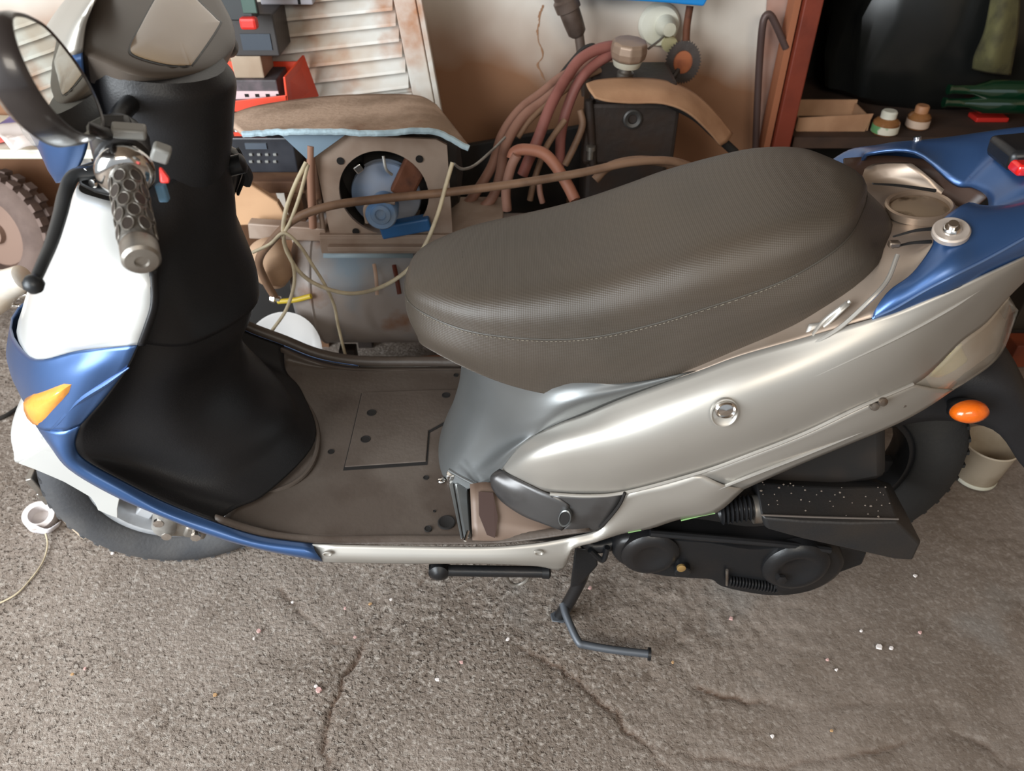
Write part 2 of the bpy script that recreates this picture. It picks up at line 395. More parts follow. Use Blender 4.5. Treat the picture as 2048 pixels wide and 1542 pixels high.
# fork and caliper on the camera side
for sgn, nm in ((-1, 'fork_leg'), (1, 'fork_leg')):
    y = .062 * sgn
    g = G().lathe(FW(-.632, y * 1.25, .162), (FW(-.5, y, .52) - FW(-.632, y * 1.25, .162)), [(-.012, .012), (-.009, .02), (-.002, .023), (.10, .023), (.105, .026), (.12, .026), (.125, .016), (.38, .016)], 20)
    P(nm, g, 'dull')
def fork_bits():
    P('brake_caliper', G().box(e(352, 1046, -.075), (.05, .03, .045), rot=(0, .3, STEER)).box(e(392, 1056, -.075), (.04, .03, .03), rot=(0, .5, STEER)), 'steel', bevel=.006)
    P('axle_nut', G().lathe(FW(-.6, -.085, .225), fax, [(-.06, .008), (0, .008), (0, .014), (.012, .014), (.012, .006), (.02, .006)], 6), 'steel', smooth=False)
    P('brake_hose', G().tube([FW(-.53, -.08, .27), FW(-.49, -.085, .30), FW(-.50, -.08, .25), FW(-.46, -.07, .34)], .0045, 8), 'satin_black')
    for (a, b) in ((318, 1040), (334, 1066), (362, 1030), (392, 1068)):
        P('caliper_bolt', G().lathe(e(a, b, -.095), fax, [(-.02, .007), (.004, .007), (.004, .009), (.01, .009), (.011, .004)], 8), 'chrome')
    P('brake_bracket', G().tube([FW(-.6, -.08, .2), FW(-.55, -.085, .19), FW(-.49, -.08, .20), FW(-.45, -.07, .235)], .007, 8, flat=.6), 'steel')
fork_bits()
# fender (lit-silver mudguard) in wheel polar coordinates
def fender():
    rows = []
    for a, rc, re, hw in ((84, .268, .15, .058), (98, .276, .15, .064), (114, .28, .15, .068), (130, .282, .17, .068), (142, .274, .195, .064), (150, .260, .222, .056), (156, .25, .236, .035)):
        ca, sa = math.cos(R(a)), math.sin(R(a)); r = []
        for (y, rr) in ((-hw, re), (-hw, (re + rc) / 2 + .01), (-hw * .72, rc - .006), (0, rc), (hw * .72, rc - .006), (hw, (re + rc) / 2 + .01), (hw, re)):
            r.append(FW(AX.x + ca * rr, y, AX.z + sa * rr))
        rows.append(r)
    P('front_mudguard', G().sheet(rows, 4, 4), 'silver_lit', thick=.003)
    def pol(r_, a_, y): return FW(AX.x + math.cos(R(a_)) * r_, y, AX.z + math.sin(R(a_)) * r_)
    edge = [(.246, 149), (.222, 150.5), (.197, 153), (.175, 156), (.152, 162), (.135, 168.5), (.130, 176), (.131, 183), (.120, 191), (.112, 198), (.100, 186), (.090, 172), (.10, 140), (.12, 110), (.14, 90), (.19, 90), (.20, 110), (.215, 130)]
    for sg in (-1, 1):
        P('mudguard_stay', G().prism([pol(r_, a_, .0655 * sg) for r_, a_ in edge], fax * (-.003 * sg)), 'silver_lit', bevel=.001)
    P('reflector_bracket', G().box(FW(-.835, 0, .245), (.012, .03, .045), rot=(0, -.2, STEER)).box(FW(-.835, 0, .21), (.012, .02, .03), rot=(0, -.2, STEER)), 'steel', bevel=.002)
fender()

# ---- outer apron: lit-silver upper and blue lower
def e(u, v, y=-.225): return W(u, v, y)
def apron():
    # bottom row follows the silver / blue joint
    rows = [
        [V(-.47, -.12, .815), V(-.50, -.115, .82), V(-.545, -.075, .815), V(-.56, 0, .81)],
        [e(300, 540, -.19), V(-.50, -.18, .775), V(-.575, -.11, .765), V(-.605, 0, .76)],
        [e(302, 605, -.21), V(-.52, -.205, .72), V(-.61, -.13, .71), V(-.655, 0, .70)],
        [e(290, 650, -.22), V(-.55, -.212, .67), V(-.645, -.138, .65), V(-.70, 0, .64)],
        [e(275, 690, -.222), e(165, 702, -.205), e(60, 716, -.165), V(-.745, 0, .575)]]
    P('front_panel', G().sheet(rows, 5, 5, mirror='join'), 'silver_lit', thick=.003)
    b = [
        [e(275, 690, -.224), e(165, 700, -.212), e(60, 714, -.170), V(-.755, 0, .58)],
        [e(250, 740), e(150, 745, -.224), e(52, 762, -.170), V(-.785, 0, .52)],
        [e(205, 800), e(130, 808, -.228), e(58, 812, -.175), V(-.785, 0, .47)],
        [e(160, 850), e(120, 862, -.23), e(72, 846, -.19), V(-.76, 0, .43)]]
    P('shield_nose_panel', G().sheet(b, 6, 6, mirror='join'), 'blue', thick=.003); g = G()
    st = [
        [e(160, 850), e(128, 862, -.232), e(95, 858, -.222), e(70, 845, -.20)],
        [e(150, 888), e(135, 898, -.234), e(115, 898, -.234), e(102, 892, -.215)],
        [e(170, 920), e(160, 933, -.236), e(147, 938, -.238), e(140, 938, -.228)],
        [e(250, 965), e(242, 980, -.238), e(228, 986, -.24), e(222, 987, -.232)],
        [e(330, 1005), e(325, 1020, -.238), e(316, 1026, -.242), e(310, 1026, -.234)],
        [e(430, 1045, -.23), e(428, 1058, -.24), e(424, 1067, -.244), e(420, 1069, -.236)],
        [e(520, 1073, -.23), e(520, 1085, -.242), e(519, 1094, -.246), e(518, 1097, -.238)],
        [e(625, 1088, -.23), e(630, 1102, -.243), e(640, 1116, -.246), e(646, 1122, -.238)]]
    g.sheet(st, 4, 5, mirror='both')
    P('shield_side_panel', g, 'blue', thick=.003)
    # crease ridge sweeping over the indicator
    rid = G(); 
    rd = [e(258, 735, -.226), e(215, 765, -.228), e(160, 800, -.2285), e(118, 845, -.2265), e(95, 862, -.222)]
    for q in (rd,): rid.both().tube(q, lambda t: .004 * math.sin(math.pi * min(1, max(.02, t))) + .001, 8, 6)
    P('shield_crease', rid, 'blue')
    # amber indicator, both sides
    out = [(55, 795), (75, 782), (100, 774), (128, 768), (138, 772), (137, 785), (120, 815), (104, 842), (92, 850), (78, 846), (64, 832), (56, 812)]
    def yy(u, v): return -.168 - .055 * min(1, max(0, (u - 52) / 90)) - .008
    base = [e(u, v, yy(u, v)) for u, v in out]; c = sum(base, Vector()) / len(base)
    for sg in (0, 1):
        lo = []
        for k, h in ((1.06, -.004), (1.0, .004), (.8, .012), (.45, .016), (.05, .017)):
            n = V(-.55, -.75, -.05).normalized()
            loop = [c + (p - c) * k + n * h for p in base]; lo.append([mir(p) for p in loop] if sg else loop)
        P('front_indicator', G().loft(lo), 'amber')
    P('nose_filler', G().sheet([[V(-.61, -.20, .46), V(-.68, -.165, .44), V(-.74, -.1, .42), V(-.755, 0, .42)], [V(-.60, -.19, .41), V(-.65, -.15, .38), V(-.69, -.08, .37), V(-.7, 0, .37)]], 4, 3, mirror='join'), 'silver_lit', thick=.003)
apron()

# ---- inner leg shield
inner = [
    [V(-.47, -.12, .815), V(-.455, -.10, .82), V(-.42, -.065, .83), V(-.385, 0, .84)],
    [V(-.43, -.185, .755), V(-.44, -.14, .76), V(-.42, -.085, .77), V(-.385, 0, .775)],
    [e(302, 605, -.21), V(-.452, -.16, .72), V(-.43, -.105, .71), V(-.395, 0, .70)],
    [e(275, 690, -.222), V(-.475, -.175, .65), V(-.43, -.125, .63), V(-.385, 0, .62)],
    [e(250, 740), V(-.50, -.18, .60), V(-.445, -.13, .58), V(-.395, 0, .565)],
    [e(205, 800), V(-.53, -.18, .55), V(-.475, -.13, .525), V(-.424, 0, .51)],
    [e(160, 850), V(-.555, -.18, .505), V(-.485, -.13, .475), V(-.428, 0, .455)],
    [e(150, 888), V(-.555, -.18, .46), V(-.475, -.13, .425), V(-.408, 0, .41)],
    [e(170, 920), V(-.55, -.18, .42), V(-.45, -.13, .38), V(-.372, 0, .37)],
    [e(250, 965), V(-.51, -.18, .375), V(-.43, -.13, .345), V(-.36, 0, .335)],
    [e(330, 1005), V(-.465, -.18, .34), V(-.405, -.13, .32), V(-.345, 0, .31)],
    [e(430, 1045, -.23), V(-.425, -.18, .315), V(-.385, -.13, .302), V(-.335, 0, .297)]]
ig = G().sheet(inner, 6, 5, mirror='join')
P('inner_leg_shield', ig, 'black', thick=.003)
def glove():
    rr = [r + [mir(p) for p in r[:-1][::-1]] for r in inner]
    g = evalgrid([[Vector(p) for p in r] for r in rr], 8, 8)
    m, n = len(g), len(g[0]); out = []
    for i in range(24):
        row = []
        for j in range(3, n - 3):
            s = (j - 3) / (n - 7); lim = (3.0 + .5 * math.sin(math.pi * s)) * 8
            fi = lim * i / 23; a = int(fi); t = fi - a; p = g[a][j].lerp(g[min(a + 1, m - 1)][j], t)
            row.append(p + V(.006 + .002 * math.sin(math.pi * s), 0, 0))
        out.append(row)
    P('glove_box_panel', G().grid(out), 'black', thick=.004)
glove()
P('leg_shield_rim', G().sheet([[e(300, 542, -.194), e(303, 605, -.214), e(290, 652, -.224), e(276, 690, -.226)], [e(300, 542, -.188) + V(.008, 0, 0), e(303, 605, -.206) + V(.008, 0, 0), e(290, 652, -.216) + V(.008, 0, 0), e(276, 690, -.218) + V(.008, 0, 0)]], 5, 2, mirror='both'), 'black', thick=.004)

# ---- headset
def headset():
    def ring(cx, r, z, k, n=28, ex=1.0):
        return [V(cx + r * math.cos(a), r * ex * math.sin(a), z - k * r * math.cos(a)) for a in [2 * math.pi * i / n for i in range(n)]]
    col = [ring(-.46, .078, .79, 0), ring(-.445, .082, .84, 0), ring(-.435, .086, .89, .03), ring(-.431, .0915, .93, .1), ring(-.436, .088, .958, .2)]
    P('steering_column_cover', G().loft(evalcol(col)), 'black')
    dp = V(-.40, 0, .955); dn = V(.42, -.02, .9).normalized()
    bo = [(166, 104), (174, 45), (189, 0), (215, -48), (262, -85), (320, -100), (380, -88), (420, -50), (441, 0), (466, 50), (470, 90), (456, 112), (430, 138), (389, 152), (311, 156), (259, 148), (207, 126)]
    bp = spline([WP(u, v, dp, dn) for u, v in bo], 3, True); bc = sum(bp, Vector()) / len(bp)
    dprof = [(1.0, 0), (.99, .003), (.96, .0055), (.9, .0075), (.8, .0085), (.02, .009)]
    P('dash_cover', G().loft([[bc + (q - bc) * k + dn * h for q in bp] for k, h in ((.5, -.05), (.93, -.036), (.965, -.02), (.985, -.008), (1.0, 0), (.99, .003), (.96, .0055), (.9, .0075), (.8, .0085), (.02, .009))]), 'dash')
    o = spline([V(*q, 0) for q in ((280, 52), (259, 96), (275, 114), (334, 130), (376, 132), (389, 124), (438, 52), (434, 37), (397, 0), (378, -25), (350, -35), (325, -25), (308, 0))], 4, True)
    cen2 = sum(o, Vector()) / len(o)
    bx_, by_, _ = basis(dn)
    def domeh(p):
        q = p - bc; q = q - dn * q.dot(dn); a = math.atan2(q.dot(by_), q.dot(bx_)); best = None
        for w in bp:
            d_ = w - bc; da = abs((math.atan2(d_.dot(by_), d_.dot(bx_)) - a + math.pi) % (2 * math.pi) - math.pi)
            if best is None or da < best[0]: best = (da, d_.length)
        k = min(1, q.length / best[1])
        return float(np.interp(k, [a_ for a_, _ in dprof[::-1]], [b_ for _, b_ in dprof[::-1]]))
    def onsurf(u, v, off):
        h = .008
        for _ in range(4): p = WP(u, v, dp + dn * (h + off), dn); h = domeh(p)
        return p
    def rg(k, off): return [onsurf(cen2.x + (q.x - cen2.x) * k, cen2.y + (q.y - cen2.y) * k, off) for q in o]
    P('speedometer_frame', G().loft([rg(1.03, -.004), rg(1.03, .0006), rg(.97, .0009)]), 'satin_black')
    P('speedometer_glass', G().loft([rg(.985, -.003), rg(.98, .0012), rg(.93, .0022), rg(.6, .0034), rg(.3, .0038), rg(.02, .004)]), 'speedo')
    def T(u, v, y): return W(u, v, y)
    up = [
        [T(206, -35, -.085), T(200, -36, -.075), T(190, -34, -.055), V(-.49, 0, 1.045)],
        [T(187, 10, -.092), T(176, 12, -.092), T(160, 14, -.075), V(-.535, 0, 1.01)],
        [T(172, 47, -.095), T(156, 52, -.098), T(134, 58, -.08), V(-.57, 0, .975)],
        [T(165, 104, -.096), T(140, 112, -.10), T(108, 122, -.08), V(-.60, 0, .935)]]
    lo = [up[3],
        [T(172, 190, -.10), T(132, 196, -.105), T(82, 200, -.075), V(-.625, 0, .895)],
        [T(178, 275, -.10), T(130, 275, -.105), T(76, 268, -.07), V(-.625, 0, .865)],
        [T(160, 330, -.09), T(126, 338, -.09), T(94, 332, -.065), V(-.61, 0, .835)],
        [T(130, 360, -.075), T(122, 363, -.07), T(114, 362, -.058), V(-.59, 0, .815)]]
    def m2(rows):
        out = []
        for r in rows:
            loc = [rotz(p, HD, -STEER) for p in r]; out.append(r + [HS(p.x, -p.y, p.z) for p in loc[:-1][::-1]])
        return out
    P('headset_front_cover', G().sheet(m2(up), 5, 5), 'silver', thick=.003)
    P('headlight_fairing', G().sheet(m2(lo), 5, 5), 'blue', thick=.003)
    P('headlight', G().loft([[HS(-.592 - h, .05 * k * math.cos(a), .89 + .032 * k * math.sin(a)) for a in [2 * math.pi * i / 24 for i in range(24)]] for k, h in ((1, -.01), (1, .006), (.7, .014), (.1, .018))]), 'lens')
def evalcol(rings):
    n = len(rings[0]); cols = [spline([r[j] for r in rings], 4) for j in range(n)]
    return [[cols[j][i] for j in range(n)] for i in range(len(cols[0]))]
headset()

# ---- handlebar, grip, controls
def along(u, v, depth): return CAM + ray(u, v) * depth
def handlebar():
    E = along(282, 515, .757); A = along(250, 338, .835); d = (A - E).normalized(); L = (A - E).length
    P('handlebar', G().tube([E + d * .02, A + d * .02, A + d * .09, HS(-.45, -.05, .93), HS(-.45, .05, .93), HS(-.43, .17, .915), HS(-.40, .30, .88)], .011, 12), 'satin_black')
    # rubber sleeve with rows of oval windows
    r = .0175; g = P('grip', G().lathe(E + d * .02, d, [(0, r * .95), (.002, r), (L - .035, r), (L - .03, r * 1.05), (L - .02, r * 1.05)], 32), mat('grip_rubber', (98, 94, 88), .35, .35, c2=(76, 72, 68), scale=30, bump=.3, bscale=300))
    x, y, _ = basis(d)
    ov = G(); ovr = G()
    for i in range(5):
        for k in range(7):
            a = 2 * math.pi * (k + .5 * (i % 2)) / 7; h = .033 + i * .0195
            if h > L - .02: continue
            nn = x * math.cos(a) + y * math.sin(a); tt = nn.cross(d)
            c = E + d * h + nn * (r - .0002)
            ov.loft([[c + nn * q + (d * math.cos(b) * .0095 + tt * math.sin(b) * .0056) * s for b in [2 * math.pi * z / 12 for z in range(12)]] for q, s in ((-.002, 1), (.0008, 1), (.0009, .1))])
            ovr.tube([c + nn * .0006 + d * math.cos(b) * .0099 + tt * math.sin(b) * .0060 for b in [2 * math.pi * z / 12 for z in range(12)]], .0007, 5, 1, closed=True, smooth=False)
    q = P('grip_window', ov, mat('grip_recess', (44, 35, 29), .6), g); q['kind'] = 'stuff'
    q = P('grip_window_rim', ovr, mat('grip_rim', (112, 106, 98), .4, .3), g); q['kind'] = 'stuff'
    P('bar_end', G().lathe(E, d, [(-.005, 0), (-.0045, .006), (-.007, .007), (-.006, .0155), (-.003, .0182), (.016, .0182), (.019, .0165), (.022, .0165)], 32), 'dull', g, label=None) if False else P('bar_end', G().lathe(E, d, [(-.005, 0.0001), (-.0045, .006), (-.007, .007), (-.006, .0155), (-.003, .0182), (.016, .0182), (.019, .0165), (.022, .0165)], 32), 'steel', g)
    P('grip_flange', G().lathe(A, d, [(-.018, .017), (-.016, .024), (-.010, .0295), (-.004, .0305), (0, .030), (.004, .026), (.012, .026)], 36), 'chrome', g)
    # switch housing
    c = A + d * .035
    hs = P('switch_housing', G().loft([[A + d * h + (x * math.cos(a) * sx + y * math.sin(a) * sy) for a in [2 * math.pi * i / 20 for i in range(20)]] for h, sx, sy in ((.010, .024, .024), (.014, .029, .031), (.05, .031, .033), (.062, .027, .029), (.07, .02, .02))]), 'satin_black')
    P('dip_switch', G().box(WP(258, 262, c + V(0, -.02, .028), (0, -.4, 1)), (.034, .018, .012), rot=(.2, .2, .3)), 'button', hs, bevel=.003)
    P('indicator_switch', G().box(along(322, 306, .80), (.018, .014, .018), rot=(.3, .5, .3)), 'button', hs, bevel=.003)
    P('horn_button', G().loft([[along(u, v, .80 + q) for u, v in ((318, 333), (325, 336), (340, 356), (339, 367), (320, 366))] for q in (.012, 0)]), 'red', hs, bevel=.002)
    P('wire_joint', G().box(along(325, 385, .84), (.01, .01, .02)), mat('blue_insulation', (90, 130, 160), .5), hs, bevel=.002)
    # lever
    lv = [along(190, 345, .90), along(148, 352, .89), along(131, 385, .88), along(120, 430, .855), along(103, 485, .825), along(84, 530, .80), along(68, 566, .785)]
    P('brake_lever', G().tube(lv, lambda t: .0105 - .0035 * t, 10, 6, flat=.75).lathe(along(67, 568, .784) - V(0, 0, .010), (0, 0, 1), [(0, .0001), (.002, .007), (.008, .0105), (.014, .0095), (.019, .005), (.02, .0001)], 16), mat('black_lever', (42, 44, 46), .4, .3))
    P('lever_bracket', G().loft([[along(u, v, .90 + q) for u, v in ((148, 335), (200, 318), (228, 345), (232, 395), (190, 385), (160, 370))] for q in (.0, .03)]), 'satin_black', bevel=.003)
    for u, v in ((175, 344), (190, 366)):
        P('bracket_screw', G().lathe(along(u, v, .895), V(-.3, -.9, .3), [(-.01, .003), (.002, .003), (.002, .0055), (.005, .0045)], 10), 'chrome')
    # right side controls (beyond the dash)
    Er, Ar = HS(-.38, .35, .872), HS(-.42, .23, .905); dr = (Ar - Er).normalized()
    g2 = P('grip', G().lathe(Er, dr, [(-.005, .0165), (0, .0182), (.016, .0182), (.02, r), (.125, r), (.125, .03), (.13, .03), (.14, .022)], 28), M['satin_black'])
    P('switch_housing', G().box(HS(-.43, .185, .915), (.05, .06, .05), rot=(0, 0, STEER)), 'satin_black', bevel=.01)
    # mirror
    n = V(.95, .26, .15).normalized(); mc = along(112, 150, .72)
    gl = [(22, 38), (40, 34), (62, 42), (88, 58), (118, 90), (150, 132), (178, 180), (195, 222), (200, 250), (190, 266), (170, 270), (142, 258), (108, 228), (74, 182), (46, 128), (28, 80)]
    pts = [WP(u, v, mc, n) for u, v in gl]; c0 = sum(pts, Vector()) / len(pts); pts = spline(pts, 3, True)
    prof = [(.985, 0), (1.0, .002), (1.05, .003), (1.10, -.002), (1.13, -.014), (1.10, -.028), (.9, -.036), (.5, -.042), (.05, -.044)]
    h = P('mirror_housing', G().loft([[c0 + (p - c0) * k + n * q for p in pts] for k, q in prof]), mat('mirror_shell', (52, 47, 46), .28, .1, coat=.4))
    P('mirror_glass', G().loft([[c0 + (p - c0) * k + n * q for p in pts] for k, q in ((.99, .0005), (.99, .0016), (.6, .0018), (.03, .0019))]), 'mirror', h)
    P('mirror_stem', G().tube([c0 - n * .03 + V(0, .0, -.02), along(190, 262, .78), along(222, 268, .84), A + d * .04 + V(0, 0, .02)], .007, 10), 'satin_black', h)
    P('mirror_clamp', G().box(along(232, 262, .83), (.032, .03, .026), rot=(.3, .1, .3)), 'satin_black', h, bevel=.006)
handlebar()
P('ignition_lock', G().lathe(V(-.375, .035, .80), (1, .1, .2), [(-.02, .014), (.012, .014), (.014, .011), (.016, .004)], 16), 'satin_black')
P('bag_hook', G().tube([V(-.39, .05, .80), V(-.375, .055, .795), V(-.368, .058, .775), V(-.374, .058, .76)], .007, 8), 'black')

# ---- floorboard
def floorboard():
    z = .287
    rows = []
    for u, v, zf in ((430, 1045, .335), (520, 1073, .303), (625, 1088, .29), (800, 1088, .287), (950, 1088, .288), (1040, 1083, .292), (1180, 1063, .30)):
        a = W(u, v, -.228); x = a.x
        rows.append([a, V(x - .002, -.216, a.z + .004), V(x, -.205, z + (zf - z) * .6), V(x, -.12, z + (zf - z) * .4), V(x, 0, z)])
    P('floorboard', G().sheet(rows, 5, 5, mirror='join'), 'floorboard', thick=.003)
    P('floor_underside', G().box((-.09, 0, .245), (.50, .34, .06)).box((-.05, 0, .205), (.42, .12, .05)), 'satin_black', bevel=.012)
    # battery hatch
    hz = z + .004
    o = [(724, 784), (870, 779), (921, 779), (921, 800), (905, 815), (897, 838), (857, 860), (852, 922), (689, 933), (702, 880)]
    pts = [WZ(u, v, hz) for u, v in o]
    c = sum(pts, Vector()) / len(pts)
    P('hatch_gap', G().loft([[c + (p - c) * 1.03 + V(.002, -.004, -.0022) for p in pts], [c + (p - c) * 1.03 + V(.002, -.004, -.0016) for p in pts]]), 'hole', smooth=False)
    P('battery_hatch', G().loft([[p - V(0, 0, .004) for p in pts], list(pts)]), 'floorboard', smooth=False, bevel=.0015)
    for u, v, r in ((743, 825, 9), (731, 878, 9), (662, 903, 6), (892, 790, 8), (852, 955, 5), (893, 1044, 14), (856, 1057, 6), (912, 750, 5), (575, 768, 8), (661, 768, 12), (869, 1022, 2.5), (505, 815, 6)):
        on = u in (743, 731, 892); zz = (hz + .0006) if on else (z + .0022)
        if u in (575, 505): zz = z + .012
        if u > 890 and v > 1000 or u == 856: zz = z + .004
        q = WZ(u, v, zz); rr = r / F * 1.36
        P('bolt_hole', G().lathe(q, (0, 0, 1), [(-.002, rr * 1.18), (.0003, rr * 1.15), (.0006, rr), (-.0002, rr * .9), (-.0002, .0001)], 20), 'hole')
    # foot pad outline ridge round the shield base
    P('floor_ridge', G().tube([WZ(u, v, z + .006) for u, v in ((600, 790), (628, 835), (636, 885), (622, 932), (588, 966), (530, 990), (480, 1005))], .0045, 8), 'floorboard')
    P('far_floor_lip', G().tube([mir(e(u, v, y)) + V(0, .010, .006) for u, v, y in ((205, 940, -.225), (250, 965, -.225), (330, 1005, -.225), (430, 1045, -.23), (520, 1073, -.23), (625, 1088, -.23), (800, 1088, -.229), (950, 1088, -.228))], .011, 10, 5).tube([mir(e(u, v, y)) + V(0, .014, -.010) for u, v, y in ((205, 940, -.225), (250, 965, -.225), (330, 1005, -.225), (430, 1045, -.23), (520, 1073, -.23), (625, 1088, -.23))], .014, 10, 5), 'floorboard')
    # metal step rib and seat-post foot bracket
    P('floor_rib', G().loft([[WZ(u, v, zz) for u, v in ((908, 966), (936, 964), (944, 1076), (928, 1078))] for zz in (z, z + .010)]), 'grey_metal', bevel=.004)
    P('floor_rib', G().loft([[WZ(u, v, zz) for u, v in ((898, 968), (906, 966), (926, 1076), (922, 1078))] for zz in (z, z + .006)]), 'grey_metal', bevel=.001)
    P('mount_clip', G().box(WZ(902, 955, z + .01), (.014, .012, .02)).lathe(WZ(883, 962, z + .002), (0, 0, 1), [(0, .007), (.003, .007), (.005, .003)], 12), 'chrome', bevel=.002)
    P('rib_clip', G().tube([WZ(930, 1082, z + .012), WZ(936, 1062, z + .016)], .0025, 8), 'chrome')
floorboard()

# ---- lower side panels
def low_panels():
    st = [((625, 1088), (648, 1123)), ((800, 1092), (800, 1126)), ((966, 1094), (966, 1126)), ((1060, 1088), (1075, 1131)), ((1125, 1078), (1124, 1138)), ((1150, 1072), (1145, 1097)), ((1195, 1060), (1190, 1083)), ((1217, 1035), (1245, 1066)), ((1236, 1003), (1300, 1056)),
          ((1255, 984), (1360, 1037)), ((1330, 967), (1432, 1024)), ((1400, 946), (1488, 977))]
    ys = [-.232, -.232, -.232, -.23, -.226, -.224, -.22, -.218, -.216, -.214, -.214, -.213]
    rows = []
    for (a, b), y in zip(st, ys):
        A = e(*a, y); B = e(*b, y - .004 if a[0] < 1200 else y + .004); m = A.lerp(B, .5); rows.append([A, m + V(0, -.008, 0), B])
    P('side_skirt', G().sheet(rows, 4, 4, mirror='both'), 'silver', thick=.003)
    st = [((1400, 946), (1488, 977)), ((1500, 910), (1608, 924)), ((1610, 867), (1700, 886)), ((1720, 815), (1788, 849)), ((1790, 784), (1850, 816)), ((1828, 768), (1905, 779))]
    ys = [(-.213, -.209), (-.212, -.2), (-.207, -.19), (-.198, -.178), (-.186, -.162), (-.178, -.145)]
    rows = [[e(*a, ya), e(*a, ya).lerp(e(*b, yb), .5) + V(0, -.004, 0), e(*b, yb)] for (a, b), (ya, yb) in zip(st, ys)]
    P('lower_side_panel', G().sheet(rows, 4, 4, mirror='both'), 'silver', thick=.003)
    rid = [e(1402, 991, -.217), e(1500, 952, -.217), e(1600, 913, -.208), e(1700, 872, -.195), e(1783, 836, -.18)]
    rid2 = [e(1100, 988, -.21), e(1180, 992, -.218), e(1255, 984, -.219), e(1400, 945, -.218), e(1500, 909, -.216), e(1610, 866, -.211), e(1720, 814, -.202), e(1826, 768, -.182)]
    for nm, q, r in (('panel_ridge', rid, .003), ('panel_crease', rid2, .0028)):
        P(nm, G().both().tube(q, r, 8), 'silver')
    for u, v, y in ((655, 1108, -.245), (1078, 1106, -.24)):
        P('screw_dimple', G().lathe(e(u, v, y), (0, -1, .1), [(-.002, .008), (.001, .008), (.0015, .006), (-.001, .004), (-.001, .0001)], 16, ry=.6), 'silver')
    for u, v, y in ((1748, 812, -.199), (1765, 803, -.2), (1805, 806, -.178)):
        P('panel_screw', G().lathe(e(u, v, y), (0.2, -1, .3), [(-.004, .005), (.001, .0065), (.004, .006), (.005, .002)], 14), 'steel')
    # torn lower edge with green primer
    for q in ([e(1256, 1065, -.215), e(1282, 1060, -.214)], [e(1362, 1041, -.211), e(1400, 1032, -.211), e(1430, 1026, -.211)]):
        P('torn_edge', G().tube(q, .0013, 6), M.setdefault('primer', mat('green_primer', (112, 150, 92), .7)))
    P('broken_tab', G().sheet([[e(1375, 1033, -.208), e(1430, 1023, -.207), e(1490, 975, -.205)], [e(1385, 1015, -.2), e(1430, 1003, -.2), e(1478, 980, -.2)]], 4, 3), 'silver', thick=.002)
low_panels()

